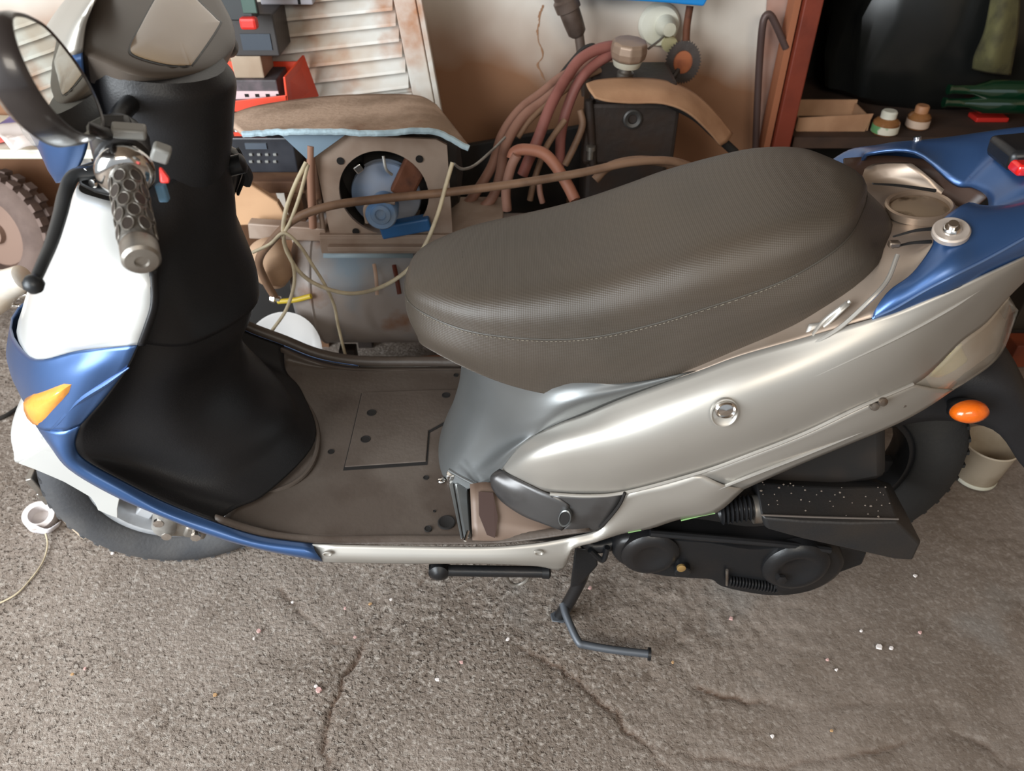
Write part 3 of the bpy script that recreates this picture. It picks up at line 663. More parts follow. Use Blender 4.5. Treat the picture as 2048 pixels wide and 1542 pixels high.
# ---- rear body
def rear_body():
    c = [
        [(1000, 945, -.15), (1002, 947, -.155), (1006, 950, -.16), (1012, 954, -.165)],
        [(1045, 888, -.155), (1048, 915, -.182), (1052, 942, -.19), (1060, 970, -.19)],
        [(1110, 850, -.16), (1100, 895, -.196), (1100, 940, -.205), (1100, 984, -.204)],
        [(1170, 826, -.162), (1165, 880, -.203), (1168, 935, -.214), (1178, 990, -.211)],
        [(1252, 792, -.165), (1250, 860, -.207), (1252, 925, -.221), (1255, 984, -.214)],
        [(1390, 745, -.172), (1390, 810, -.21), (1395, 880, -.224), (1400, 945, -.213)],
        [(1480, 712, -.174), (1490, 775, -.21), (1500, 845, -.222), (1510, 906, -.211)],
        [(1600, 678, -.18), (1605, 740, -.207), (1612, 805, -.216), (1620, 862, -.206)],
        [(1700, 650, -.185), (1710, 700, -.203), (1720, 758, -.207), (1730, 810, -.197)],
        [(1790, 624, -.188), (1800, 665, -.197), (1812, 715, -.195), (1828, 767, -.178)],
        [(1860, 597, -.188), (1865, 635, -.191), (1868, 685, -.18), (1869, 735, -.163)],
        [(1930, 567, -.182), (1930, 600, -.182), (1925, 640, -.166), (1921, 682, -.15)],
        [(1990, 540, -.172), (1988, 562, -.17), (1980, 600, -.152), (1970, 645, -.125)],
        [(2060, 508, -.15), (2055, 522, -.146), (2040, 550, -.13), (2017, 592, -.10)],
        [(2150, 462, -.085), (2140, 478, -.08), (2110, 500, -.07), (2070, 540, -.05)]]
    rows = [[e(*p) for p in r] for r in c]
    P('rear_side_panel', G().sheet(rows, 5, 5, mirror='both'), 'silver', thick=.003)
    # crease lines of the tail
    for q in ([e(1610, 762, -.2125), e(1700, 720, -.206), e(1800, 672, -.198), e(1900, 618, -.188), e(1960, 580, -.178)],):
        P('tail_crease', G().both().tube(q, lambda t: .0008 + .002 * math.sin(math.pi * t), 8), 'silver')
    # tray between seat and panel, running back to the tail
    t = [
        [e(1252, 792, -.165), e(1262, 770, -.155), V(.19, -.1, .60), V(.19, 0, .60)],
        [e(1390, 746, -.172), e(1392, 725, -.155), V(.29, -.1, .62), V(.29, 0, .62)],
        [e(1480, 712, -.174), e(1482, 690, -.155), V(.35, -.1, .65), V(.35, 0, .65)],
        [e(1600, 678, -.18), e(1590, 650, -.155), V(.42, -.1, .68), V(.42, 0, .68)],
        [e(1700, 648, -.185), e(1670, 608, -.148), V(.47, -.1, .705), V(.47, 0, .70)],
        [e(1790, 622, -.186), e(1760, 565, -.145), V(.525, -.09, .73), V(.53, 0, .725)],
        [e(1860, 590, -.186), e(1830, 520, -.13), V(.58, -.08, .742), V(.585, 0, .738)],
        [e(1925, 565, -.172), e(1885, 475, -.115), V(.625, -.07, .744), V(.635, 0, .744)],
        [e(1985, 540, -.155), e(1935, 440, -.09), V(.68, -.05, .742), V(.70, 0, .742)]]
    P('rear_tray', G().sheet(t, 4, 4, mirror='join'), mat('tray_silver', (168, 152, 138), .36, .6, c2=(152, 134, 118), scale=6), thick=.003)
    # pocket recess
    P('tray_pocket', G().sheet([[e(1618, 648, -.168), e(1652, 640, -.168), e(1692, 602, -.168)], [e(1610, 668, -.174), e(1640, 664, -.178), e(1700, 610, -.172)]], 3, 3), 'silver', thick=.004)
    P('pocket_rib', G().tube([e(1625, 672, -.181), e(1650, 640, -.17), e(1700, 602, -.168)], .003, 8), 'silver')
    P('tray_line', G().tube([e(1618, 692, -.187), e(1680, 655, -.187), e(1740, 600, -.182), e(1775, 560, -.165), e(1795, 510, -.14)], .003, 8), 'silver')
    # fuel filler
    c0 = V(.595, -.0, .748); nn = V(-.12, 0, 1).normalized()
    c0 = WP(1838, 414, c0, nn)
    P('fuel_filler_ring', G().lathe(c0, nn, [(-.006, .046), (.004, .046), (.006, .043), (.004, .040), (-.002, .040)], 36), mat('tray_silver_ring', (160, 140, 122), .36, .6))
    P('fuel_cap', G().lathe(c0, nn, [(-.002, .0400), (-.001, .038), (.001, .034), (.0015, .0001)], 32), mat('rusty_cap', (142, 122, 100), .5, .3, c2=(72, 54, 30), scale=18, lo=.5, hi=.58))
    for q in ([e(1786, 474, -.12), e(1830, 462, -.115), e(1868, 458, -.11)], [e(1785, 496, -.13), e(1820, 487, -.125), e(1862, 484, -.12)], [e(1745, 368, -.05), e(1800, 372, -.02), e(1870, 382, 0)]):
        P('tray_slit', G().tube([p + V(0, 0, .0005) for p in q], lambda t: .0012 + .0014 * t, 6), 'hole')
    P('tray_latch', G().box(e(1788, 488, -.135), (.014, .010, .008)), 'steel', bevel=.002)
    P('rail_inner_wall', G().sheet([[V(.535, .10, .735), V(.60, .105, .735), V(.65, .08, .74), V(.675, 0, .74)], [V(.535, .135, .768), V(.61, .135, .772), V(.672, .09, .776), V(.70, 0, .776)]], 4, 3), mat('dark_brown_plastic', (66, 48, 40), .4), thick=.004)
    # blue grab rail / spoiler
    st = [
        [(1743, 637, -.186), (1744, 636, -.187), (1746, 634, -.187), (1747, 630, -.186), (1748, 624, -.184)],
        [(1790, 624, -.187), (1787, 614, -.189), (1785, 604, -.187), (1783, 592, -.180), (1780, 583, -.172)],
        [(1830, 610, -.186), (1828, 594, -.189), (1828, 575, -.184), (1826, 560, -.172), (1827, 548, -.160)],
        [(1908, 576, -.184), (1906, 552, -.187), (1893, 528, -.178), (1880, 508, -.156), (1868, 490, -.133)],
        [(1972, 550, -.168), (1970, 520, -.172), (1940, 490, -.158), (1905, 468, -.138), (1873, 453, -.118)],
        [(2055, 510, -.145), (2055, 474, -.150), (1990, 440, -.128), (1960, 425, -.11), (1936, 408, -.085)]]
    rows = [[e(*p) for p in r] for r in st]
    rows.append([V(.78, -.092, .79), V(.785, -.100, .83), V(.74, -.085, .815), V(.705, -.07, .795), V(.668, -.05, .765)])
    rows.append([V(.86, -.045, .81), V(.865, -.045, .85), V(.79, -.045, .83), V(.725, -.042, .81), V(.682, -.028, .77)])
    rows.append([V(.89, 0, .82), V(.895, 0, .855), V(.80, 0, .833), V(.735, 0, .812), V(.688, 0, .772)])
    rows = rows + [[mir(p) for p in r] for r in rows[:-1][::-1]]
    P('grab_rail', G().sheet(rows, 5, 5), 'blue', thick=.005)
    cr_ = [e(1750, 634, -.190), e(1790, 616, -.192), e(1850, 581, -.192), e(1908, 551, -.19), e(1972, 519, -.175), e(2055, 473, -.153)]
    P('rail_edge', G().both().tube(cr_, .0018, 8), mat('blue_edge_highlight', (96, 120, 160), .3, .5))  # highlight along the ridge painted in as a paler blue line
    for u, v, y in ((1900, 468, -.141), (1828, 312, .128)):
        q = e(u, v, y) + V(0, 0, .004 if y < 0 else .016); nn = V(-.25, .25 if y > 0 else -.3, 1).normalized()
        P('rail_washer', G().lathe(q, nn, [(-.004, .022), (.002, .022), (.004, .020), (.003, .014), (.003, .0001)], 28), mat('aged_washer', (170, 158, 148), .45, .4))
        P('rail_bolt', G().lathe(q, nn, [(.0, .012), (.006, .011), (.008, .009), (.008, .006), (.014, .006), (.014, .0035)], 12), 'chrome')
    P('brake_light_socket', G().box(e(2040, 303, .03), (.06, .07, .03), rot=(0, -.1, 0)), M['satin_black'], bevel=.008)
    P('brake_light', G().box(e(2040, 328, .0), (.03, .05, .016)), 'red_dark', bevel=.004)
    # tail lamp
    L = [
        [(1820, 770, -.176), (1840, 795, -.160), (1870, 800, -.14), (1905, 778, -.125)],
        [(1869, 735, -.160), (1895, 765, -.145), (1925, 765, -.12), (1955, 748, -.10)],
        [(1921, 682, -.148), (1950, 715, -.13), (1975, 730, -.10), (1990, 720, -.07)],
        [(1970, 645, -.122), (1990, 668, -.10), (2003, 690, -.07), (2010, 690, -.03)],
        [(2017, 592, -.098), (2025, 605, -.07), (2030, 615, -.04), (2035, 620, 0)]]
    rows = [[e(*p) for p in r] for r in L]
    P('tail_lamp', G().sheet(rows, 5, 5, mirror='both'), 'lens', thick=.003)
    yg = [[e(1858, 752, -.152), e(1878, 754, -.144), e(1900, 745, -.135)], [e(1890, 715, -.146), e(1912, 722, -.13), e(1928, 726, -.118)], [e(1922, 686, -.138), e(1928, 705, -.122), e(1934, 718, -.112)]]
    P('lamp_reflector', G().sheet(yg, 5, 5), 'yellow_glass', thick=.003)
    P('lamp_back', G().sheet([[e(1850, 755, -.10), e(1880, 790, -.09), e(1930, 760, -.08)], [e(1900, 700, -.09), e(1940, 740, -.075), e(1985, 712, -.05)], [e(1990, 610, -.06), e(2010, 640, -.04), e(2020, 610, 0)]], 4, 4), mat('lamp_backing', (170, 150, 132), .4, .3), thick=.003)
    # rear mudguard and indicator
    mg = [
        [V(.62, -.075, .47), V(.64, 0, .53)], [V(.70, -.085, .50), V(.72, 0, .54)], [V(.79, -.095, .49), V(.80, 0, .525)], [V(.86, -.1, .42), V(.875, 0, .44)], [V(.91, -.1, .375), V(.93, 0, .385)], [V(.945, -.09, .34), V(.965, 0, .345)]]
    P('rear_mudguard', G().sheet([[r[0] + V(0, -.004, -.075), r[0], r[0].lerp(r[1], .45) + V(0, 0, .012), r[1]] for r in mg], 4, 5, mirror='join'), 'black', thick=.004)
    ic = e(1950, 838, -.15)
    P('rear_indicator', G().lathe(ic + V(0, .03, -.005), V(0, -1, .35), [(-.03, .012), (-.01, .022), (0, .028), (.008, .029)], 24, ry=.62, xdir=(1, 0, .12)), 'satin_black')
    P('indicator_lens', G().lathe(ic + V(0, .03, -.005), V(0, -1, .35), [(.006, .0275), (.014, .028), (.024, .024), (.03, .014), (.031, .0001)], 28, ry=.62, xdir=(1, 0, .12)), 'orange')
rear_body()

# ---- under-seat centre cover and footrest recess
def centre():
    rows = [
        [e(1390, 742, -.172), e(1250, 765, -.16), V(.08, -.145, .575), V(-.03, -.10, .59), V(-.07, 0, .60)],
        [e(1250, 793, -.166), e(1160, 795, -.165), V(.04, -.135, .515), V(-.035, -.085, .53), V(-.062, 0, .53)],
        [e(1170, 826, -.164), e(1100, 830, -.16), V(.02, -.13, .46), V(-.04, -.08, .47), V(-.062, 0, .475)],
        [e(1105, 851, -.16), e(1060, 868, -.153), V(.0, -.12, .41), V(-.05, -.08, .415), V(-.070, 0, .42)],
        [e(1045, 889, -.155), e(1010, 908, -.145), V(-.025, -.115, .36), V(-.068, -.08, .36), V(-.085, 0, .365)],
        [e(1004, 940, -.148), e(975, 955, -.132), V(-.055, -.11, .315), V(-.09, -.075, .315), V(-.10, 0, .32)],
        [e(985, 965, -.142), e(958, 968, -.128), V(-.065, -.112, .287), V(-.10, -.078, .285), V(-.112, 0, .285)]]
    P('centre_cover', G().sheet(rows, 5, 5, mirror='join'), 'grey_metal', thick=.003)
    P('cover_crease', G().tube([V(-.085, -.112, .335), V(-.06, -.122, .325), V(-.035, -.132, .318)], .003, 8), 'grey_metal')
    # recess: inner wall, dark slot, torn cover strip, hole
    P('recess_wall', G().sheet([[e(940, 968, -.152), e(985, 966, -.152), e(1060, 1000, -.168), e(1135, 1050, -.195)], [e(945, 1084, -.2245), e(1000, 1082, -.2245), e(1060, 1078, -.2245), e(1135, 1068, -.2245)]], 4, 3, mirror='both'), mat('recess_plastic', (110, 92, 80), .5, .1, c2=(80, 56, 42), scale=9), thick=.003)
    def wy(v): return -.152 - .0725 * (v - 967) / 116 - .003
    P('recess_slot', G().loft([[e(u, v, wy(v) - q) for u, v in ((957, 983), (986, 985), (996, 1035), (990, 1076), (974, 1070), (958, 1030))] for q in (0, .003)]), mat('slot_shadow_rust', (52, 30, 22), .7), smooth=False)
    strip = [[(1000, 938, -.158), (982, 952, -.166), (984, 974, -.168)], [(1040, 960, -.186), (1020, 982, -.190), (1004, 1002, -.182)], [(1084, 982, -.205), (1062, 1010, -.205), (1045, 1030, -.200)], [(1115, 994, -.213), (1100, 1030, -.216), (1085, 1046, -.214)], [(1138, 1010, -.218), (1134, 1042, -.221), (1124, 1060, -.221)]]
    P('footrest_trim', G().sheet([[e(*p) for p in r] for r in strip], 4, 4, mirror='both'), 'dark_metal', thick=.003)
    hp = [[(1100, 990, -.211), (1118, 1010, -.213), (1136, 1022, -.215), (1140, 1045, -.219), (1120, 1062, -.219), (1128, 1068, -.222)],
          [(1180, 993, -.217), (1175, 1010, -.220), (1165, 1030, -.222), (1160, 1048, -.222), (1150, 1062, -.222), (1146, 1068, -.223)],
          [(1246, 986, -.219), (1238, 1005, -.221), (1222, 1030, -.223), (1208, 1050, -.223), (1195, 1060, -.223), (1188, 1062, -.223)]]
    P('footrest_cover', G().sheet([[e(*p) for p in r] for r in hp], 4, 4, mirror='both'), 'dark_metal', thick=.003)
    P('cover_gap', G().tube([e(1250, 985, -.222), e(1240, 1008, -.225), e(1222, 1032, -.226), e(1200, 1056, -.226)], .0025, 6), 'hole')
    c = e(1130, 1036, -.227)
    P('pivot_hole_ring', G().lathe(c, (-.3, -1, .3), [(-.006, .0155), (.002, .0155), (.003, .0135), (0, .011)], 24, ry=.62, xdir=(.1, 0, 1)), 'grey_metal')
    P('pivot_hole', G().lathe(c, (-.3, -1, .3), [(0, .0125), (.0018, .0125), (.002, .0001)], 24, ry=.55, xdir=(.1, 0, 1)), 'hole')
    P('trim_crack', G().tube([e(1066, 1075, -.207), e(1070, 1050, -.2), e(1085, 1046, -.192), e(1120, 1058, -.205)], .0012, 6), 'hole')
    # seat lock
    c = e(1450, 822, -.226); n = V(0, -1, .25).normalized()
    P('lock_recess', G().lathe(c + V(0, 0, -.004), n, [(-.004, .019), (.0008, .019), (.0012, .0175), (-.001, .015), (-.001, .0001)], 28, ry=1.15, xdir=(1, 0, 0)), 'silver')
    P('seat_lock', G().lathe(c + V(0, 0, .003), n, [(-.002, .0145), (.004, .0145), (.006, .0125), (.003, .010), (.004, .0001)], 24, ry=.85, xdir=(1, 0, 0)), 'chrome')
    # inner structure so nothing is hollow
    P('inner_frame', G().box((.28, 0, .44), (.44, .24, .26), rot=(0, -.35, 0)).box((.05, 0, .40), (.18, .16, .24)).box((.52, 0, .60), (.30, .22, .14), rot=(0, -.3, 0)).box((.50, -.04, .40), (.22, .20, .20), rot=(0, -.3, 0)), 'black_matte', bevel=.02)
centre()

# ---- seat
def seat():
    def X(u, v, y): return W(u, v, y)
    # rings: nose (y=0) -> side -> tail (y=0)
    bottom = [V(-.115, 0, .575), X(835, 672, -.06), X(868, 700, -.10), X(960, 745, -.13), X(1050, 775, -.145), X(1150, 791, -.15), X(1240, 796, -.158), X(1320, 778, -.163), X(1400, 741, -.163), X(1560, 667, -.158), X(1640, 626, -.148), X(1720, 582, -.13), X(1765, 548, -.09), V(.562, 0, .69)]
    mid = [V(-.142, 0, .60), V(-.135, -.055, .598), V(-.104, -.098, .595), X(925, 705, -.130), X(1030, 727, -.147), X(1140, 738, -.157), X(1230, 738, -.163), X(1320, 714, -.165), X(1400, 682, -.166), X(1550, 622, -.160), X(1640, 582, -.152), X(1730, 530, -.130), X(1772, 505, -.085), V(.566, 0, .735)]
    seam = [V(-.142, 0, .635), V(-.134, -.055, .632), V(-.102, -.092, .629), X(930, 660, -.126), X(1015, 674, -.142), X(1110, 679, -.151), X(1200, 672, -.157), X(1300, 650, -.160), X(1390, 623, -.161), X(1520, 580, -.155), X(1600, 545, -.147), X(1680, 492, -.126), X(1718, 440, -.085), V(.515, 0, .782)]
    zt = [(-.16, .645), (-.12, .662), (-.08, .668), (-.03, .675), (.06, .690), (.16, .716), (.24, .748), (.31, .774), (.39, .795), (.46, .805), (.50, .806), (.54, .796)]
    def ztop(x): return float(np.interp(x, [a for a, b in zt], [b for a, b in zt]))
    t1, t2, t3 = [], [], []
    for p in seam:
        cx = min(max(p.x, -.05), .44); dx = p.x - cx
        q = V(cx + dx * .80, p.y * .80, 0); q.z = ztop(q.x) - .003; t1.append(q)
        q = V(cx + dx * .40, p.y * .42, 0); q.z = ztop(q.x) + .003; t2.append(q)
        q = V(cx + dx * .02, 0, 0); q.z = ztop(q.x) + .004; t3.append(q)
    def ring(r): return r + [mir(p) for p in r[1:-1][::-1]]
    def mk(rs, nv): 
        g = evalgrid([ring([Vector(p) for p in r]) for r in rs], 4, nv, closed=True); return g
    lower = mk([[p * 1 + V(0, 0, -.004) for p in bottom], bottom, mid, seam], 5)
    q = P('seat', G().grid(lower, True), 'seat')
    seam2 = [p.lerp(t, .12) + V(0, 0, .002) for p, t in zip(seam, t1)]
    P('seat_top', G().grid(mk([seam, [p.lerp(t, .38) + V((p.x - t.x) * .12, (p.y - t.y) * .22, (t.z - p.z) * .24) for p, t in zip(seam, t1)], t1, t2, t3], 5), True), 'seat', q)
    s = spline(ring(seam), 6, True)
    P('seam_piping', G().tube(s, .0014, 6, closed=True, smooth=False), mat('seat_piping', (60, 55, 48), .5), q)
    # stitches just under the seam on the camera side
    st = G(); vis = spline(seam[1:11], 20)
    for i in range(0, len(vis) - 2, 2):
        a, b = vis[i], vis[i + 1]; o = V(0, -.0012, -.0026)
        st.tube([a + o, b + o], .0005, 4, smooth=False)
    k = P('stitching', st, mat('seat_thread', (120, 112, 98), .6), q); k['kind'] = 'stuff'
    P('seat_base', G().grid(mk([[V(p.x * .95 + .01, p.y * .86, p.z + .012) for p in bottom], [V(p.x * .92 + .015, p.y * .7, p.z + .05) for p in bottom]], 2), True), 'black', q)
seat()

# ---- engine, transmission, airbox, stands
def rear_mech():
    rw, rax = wheel(V(.60, 0, .262), .232, .11, .135, 0, 'rubber_dark', 'rear_wheel', 'satin_black')
    def ell(o, y, k=1, n=3):
        pts = [e(u, v, y) for u, v in o]; c = sum(pts, Vector()) / len(pts); return c, spline(pts, n, True)
    oc = [(1222, 1100), (1232, 1078), (1262, 1066), (1310, 1062), (1360, 1068), (1420, 1072), (1500, 1085), (1560, 1082), (1620, 1078), (1668, 1092), (1690, 1120), (1672, 1150), (1625, 1175), (1560, 1184), (1500, 1178), (1440, 1164), (1420, 1150), (1380, 1147), (1320, 1142), (1262, 1130), (1232, 1116)]
    c, pts = ell(oc, -.185)
    n = V(0, -1, 0)
    case = P('transmission_case', G().loft([[p - n * .09 for p in pts]] + [[c + (p - c) * k + n * h for p in pts] for k, h in ((1, -.01), (.995, 0), (.97, .008), (.93, .012), (.5, .013), (.02, .013))]), 'satin_black')
    def dome(u, v, r, h, yy=-.197, m='satin_black', nm='case_dome', par=case):
        return P(nm, G().lathe(e(u, v, yy), n, [(-.01, r), (h * .4, r), (h * .8, r * .9), (h, r * .75), (h, r * .6), (h * .6, r * .45), (h * .55, .0001)], 36), m, par)
    dome(1300, 1105, .048, .012); dome(1590, 1128, .056, .016)
    P('case_rib', G().tube([e(1300, 1066, -.2), e(1420, 1076, -.2), e(1560, 1088, -.2), e(1660, 1100, -.2)], .006, 8), 'satin_black', case)
    for u, v, m in ((1362, 1132, 'satin_black'), (1562, 1160, 'satin_black')):
        P('case_boss', G().lathe(e(u, v - 6, -.19), (0, -1, -.1), [(0, .014), (.018, .014), (.02, .012)], 18), m, case)
    P('brass_bolt', G().lathe(e(1362, 1134, -.212), (0, -1, .1), [(0, .0075), (.004, .0075), (.005, .005)], 14), mat('brass', (206, 170, 110), .3, .8), case)
    P('case_bolt', G().lathe(e(1562, 1156, -.212), (0, -1, .1), [(0, .009), (.006, .009), (.007, .006)], 6), 'satin_black', case)
    sp = G()
    for i in range(16): sp.lathe(e(1458 + i * 6.2, 1160 + i * .9, -.2), (1, 0, -.12), [(-.0015, .0001), (-.0015, .0105), (.0012, .0105), (.0013, .0001)], 12)
    k = P('kick_spring', sp, 'satin_black', case); k['kind'] = 'stuff'
    P('spring_pin', G().tube([e(1454, 1140, -.205), e(1454, 1170, -.205)], .0025, 8), 'steel', case)
    # engine block and swing arm mass
    P('engine_block', G().box((.36, -.02, .27), (.30, .26, .15), rot=(0, .12, 0)).box((.22, 0, .30), (.1, .18, .1)), 'black_matte', bevel=.015)
    P('rear_bracket', G().prism([e(1660, 1090, -.16), e(1735, 1105, -.16), e(1725, 1130, -.16), e(1670, 1150, -.16)], (0, .03, 0)), 'satin_black', bevel=.004)
    # airbox
    yA = -.225
    lo = [(1530, 1022), (1660, 1034), (1800, 1030), (1812, 1040), (1842, 1085), (1830, 1112), (1800, 1118), (1700, 1095), (1600, 1070), (1535, 1060)]
    top = [e(*q, yA) for q in lo]
    back = [p + V(.0, .10, .0) for p in top]
    # real volume: front face, sloped lid to the back
    g = G()
    f1 = [e(1522, 1030, yA), e(1600, 1036, yA), e(1700, 1040, yA), e(1795, 1038, yA), e(1842, 1082, yA), e(1826, 1116, yA), e(1790, 1114, yA), e(1700, 1094, yA), e(1600, 1072, yA), e(1528, 1052, yA)]
    ztop = f1[1].z
    m1 = [V(p.x + (.004 if i < 2 else 0), -.168, p.z + (.012 if i < 4 else 0)) for i, p in enumerate(f1)]
    b1 = [V(p.x, -.10, p.z - (.03 if i < 4 else 0)) for i, p in enumerate(f1)]
    ins = sum(f1, Vector()) / len(f1)
    g.loft([[ins + (p - ins) * .96 + V(0, -.006, 0) for p in f1], f1, m1, b1])
    ab = P('airbox', g, mat('airbox_plastic', (31, 31, 32), .48, 0, c2=(42, 37, 33), scale=6, bump=.2, bscale=200), bevel=.004)
    # flecks of dried paint on the lid
    fl = G(); rs = random.Random(5)
    A, B, Cc, D = f1[0], f1[3], m1[3], m1[0]
    for i in range(42):
        a, b = rs.random(), rs.random(); p = A.lerp(B, a).lerp(D.lerp(Cc, a), b); nn = (B - A).cross(D - A).normalized()
        if nn.z < 0: nn = -nn
        r = rs.uniform(.0005, .0016); tx = (B - A).normalized(); ty = nn.cross(tx)
        w = [p + nn * .0015 + (tx * math.cos(q) * r * rs.uniform(.7, 1.6) + ty * math.sin(q) * r) for q in [2 * math.pi * z / 6 for z in range(6)]]
        fl.prism(w, nn * .0006)
    k = P('paint_fleck', fl, mat('dried_paint', (128, 116, 106), .7), ab, smooth=False); k['kind'] = 'stuff'
    bl = G()
    for i in range(7): bl.lathe(e(1444 + i * 9, 1024 - i * 1.5, -.19), (1, 0, .12), [(-.003, .017), (0, .021), (.003, .017)], 20)
    k = P('intake_bellows', bl, 'satin_black', ab)
    P('intake_pipe', G().tube([e(1440, 1026, -.185), e(1490, 1016, -.19), e(1530, 1020, -.19)], .017, 16), 'satin_black', ab)
    P('intake_clamp', G().lathe(e(1512, 1018, -.19), (1, 0, .1), [(-.006, .021), (-.006, .023), (.006, .023), (.006, .021)], 24), 'steel', ab)
    P('airbox_seam', G().tube([A + V(0, -.002, .002), A.lerp(B, .5) + V(0, -.003, .002), B + V(0, -.002, .002)], .0016, 6), mat('scuffed_edge', (86, 78, 72), .7), ab)
    P('shock_absorber', G().tube([V(.60, -.1, .30), V(.56, -.1, .52)], .02, 14), 'black_matte')
    # centre stand
    j = V(.155, -.13, .24); foot = WZ(1118, 1236, .012)
    st = P('centre_stand', G().tube([e(1240, 1082, -.17), e(1185, 1092, -.175), V(.135, -.165, .235)], .013, 12, 3).tube([e(1180, 1092, -.17), e(1165, 1150, -.165), e(1140, 1200, -.17), foot], .0115, 12, 4).tube([j, V(.135, 0, .22), V(.155, .13, .24)], .013, 12).tube([V(.15, .13, .24), V(.12, .16, .12), V(.1, .17, .012)], .0115, 12), 'satin_black')
    P('stand_brace', G().loft([[e(u, v, y) for u, v in ((1150, 1095), (1192, 1100), (1196, 1130), (1160, 1170), (1140, 1175))] for y in (-.185, -.175)]), 'satin_black', st, bevel=.003)
    fm = mat('worn_foot_steel', (86, 90, 96), .5, .5)
    P('stand_foot', G().loft([[WZ(u, v, z) for u, v in ((1100, 1228), (1128, 1212), (1140, 1240), (1126, 1246), (1104, 1243))] for z in (.004, .02)]), fm, st, bevel=.002)
    P('stand_pedal', G().tube([WZ(1126, 1208, .05), WZ(1134, 1235, .045), WZ(1156, 1282, .035), WZ(1172, 1290, .032), WZ(1230, 1300, .03), WZ(1299, 1308, .028)], .0072, 12, 5), fm, st)
    P('pedal_stop', G().lathe(WZ(1299, 1308, .028), (1, -.1, 0), [(-.003, .008), (-.003, .0115), (.002, .0115), (.002, .004)], 14), 'satin_black', st)
    P('stand_spring', G().tube([e(1180, 1100, -.19), e(1205, 1120, -.19), e(1215, 1095, -.19)], .005, 8), 'satin_black', st)
    # folded side stand
    ss = P('side_stand', G().tube([e(858, 1140, -.185), e(960, 1142, -.185), e(1098, 1144, -.185)], .010, 12, 3), 'satin_black')
    P('stand_pivot', G().lathe(e(878, 1144, -.19), (0, -1, .1), [(-.02, .017), (.004, .017), (.006, .014), (.010, .009), (.012, .004)], 20), 'satin_black', ss)
    P('stand_spring', G().tube([e(1012, 1150, -.19), e(1020, 1166, -.19), e(1036, 1170, -.19), e(1052, 1162, -.19), e(1060, 1148, -.19)], .003, 8), 'steel', ss)
    P('stand_tip', G().lathe(e(1098, 1144, -.185), (1, 0, 0), [(-.012, .0115), (0, .0125), (.003, .008)], 14), 'satin_black', ss)
rear_mech()

# ================================================================== BACKGROUND
def sheetslab(name, quad, th, m, parent=None, **k):
    return obj(name, G().prism(quad, th), m, parent, smooth=False, **k)
M['white_louvre'] = mat('old_white_paint', (214, 212, 206), .55, 0, c2=(186, 166, 146), scale=5, c3=(172, 124, 92), s3=7, l3=.5, h3=.66)
M['felt'] = mat('dusty_felt', (182, 156, 136), .95, 0, c2=(140, 116, 96), scale=7, c3=(108, 66, 36), s3=4.5, l3=.62, h3=.72, bump=1, bscale=90)
M['felt_edge'] = mat('pale_blue_felt', (176, 198, 208), .95, 0, c2=(150, 170, 180), scale=30, bump=1, bscale=120)
M['comp'] = mat('dusty_grey_blue_paint', (150, 140, 134), .5, .1, c2=(120, 134, 146), scale=5, c3=(130, 94, 72), s3=8, l3=.6, h3=.72)
M['plate'] = mat('dusty_steel_plate', (158, 140, 126), .6, .2, c2=(132, 110, 94), scale=7)
M['bluehub'] = mat('blue_pulley_paint', (84, 124, 170), .45, .1, c2=(120, 136, 156), scale=12)
M['cable'] = mat('ivory_cable', (206, 192, 162), .5, 0, c2=(180, 166, 140), scale=30)
M['hose'] = mat('pink_brown_rubber_hose', (150, 110, 94), .6, 0, c2=(124, 88, 74), scale=14, c3=(172, 136, 118), s3=9, l3=.6, h3=.75)
M['hose2'] = mat('red_rubber_hose', (142, 88, 80), .55, 0, c2=(118, 68, 60), scale=10)
M['hose3'] = mat('dusty_brown_hose', (132, 102, 80), .6, 0, c2=(104, 78, 60), scale=14)
M['card'] = mat('cardboard', (176, 136, 104), .85, 0, c2=(156, 116, 86), scale=9, bump=.3)
M['iron'] = mat('black_iron', (56, 48, 44), .55, .4, c2=(60, 46, 38), scale=14, bump=.6, bscale=60)
M['wood'] = mat('old_wood', (110, 78, 54), .8, 0, c2=(84, 56, 38), scale=10, bump=.5)
M['redwood'] = mat('red_brown_painted_wood', (118, 48, 30), .5, 0, c2=(94, 36, 22), scale=6, bump=.3)
M['rust'] = mat('rusted_steel', (104, 62, 42), .75, .3, c2=(66, 40, 30), scale=20, bump=.6)
M['orange_crate'] = mat('orange_red_plastic', (222, 72, 40), .45, 0, c2=(204, 60, 34), scale=4)
M['pipe'] = mat('grey_brown_pipe', (112, 98, 90), .45, .5, c2=(86, 72, 64), scale=14)
M['offwhite'] = mat('off_white_plastic', (216, 214, 200), .4, 0, c2=(196, 192, 172), scale=8)
M['paper'] = mat('paper', (224, 220, 214), .8)
M['jar_brown'] = mat('brown_glass', (146, 100, 62), .2, 0, c2=(120, 78, 46), scale=10, coat=.8)
M['green_glass'] = mat('green_glass', (10, 46, 28), .08, 0, coat=1.0, spec=.9)
M['bag'] = mat('black_bin_bag', (22, 23, 22), .3, 0, c2=(30, 30, 27), scale=6)

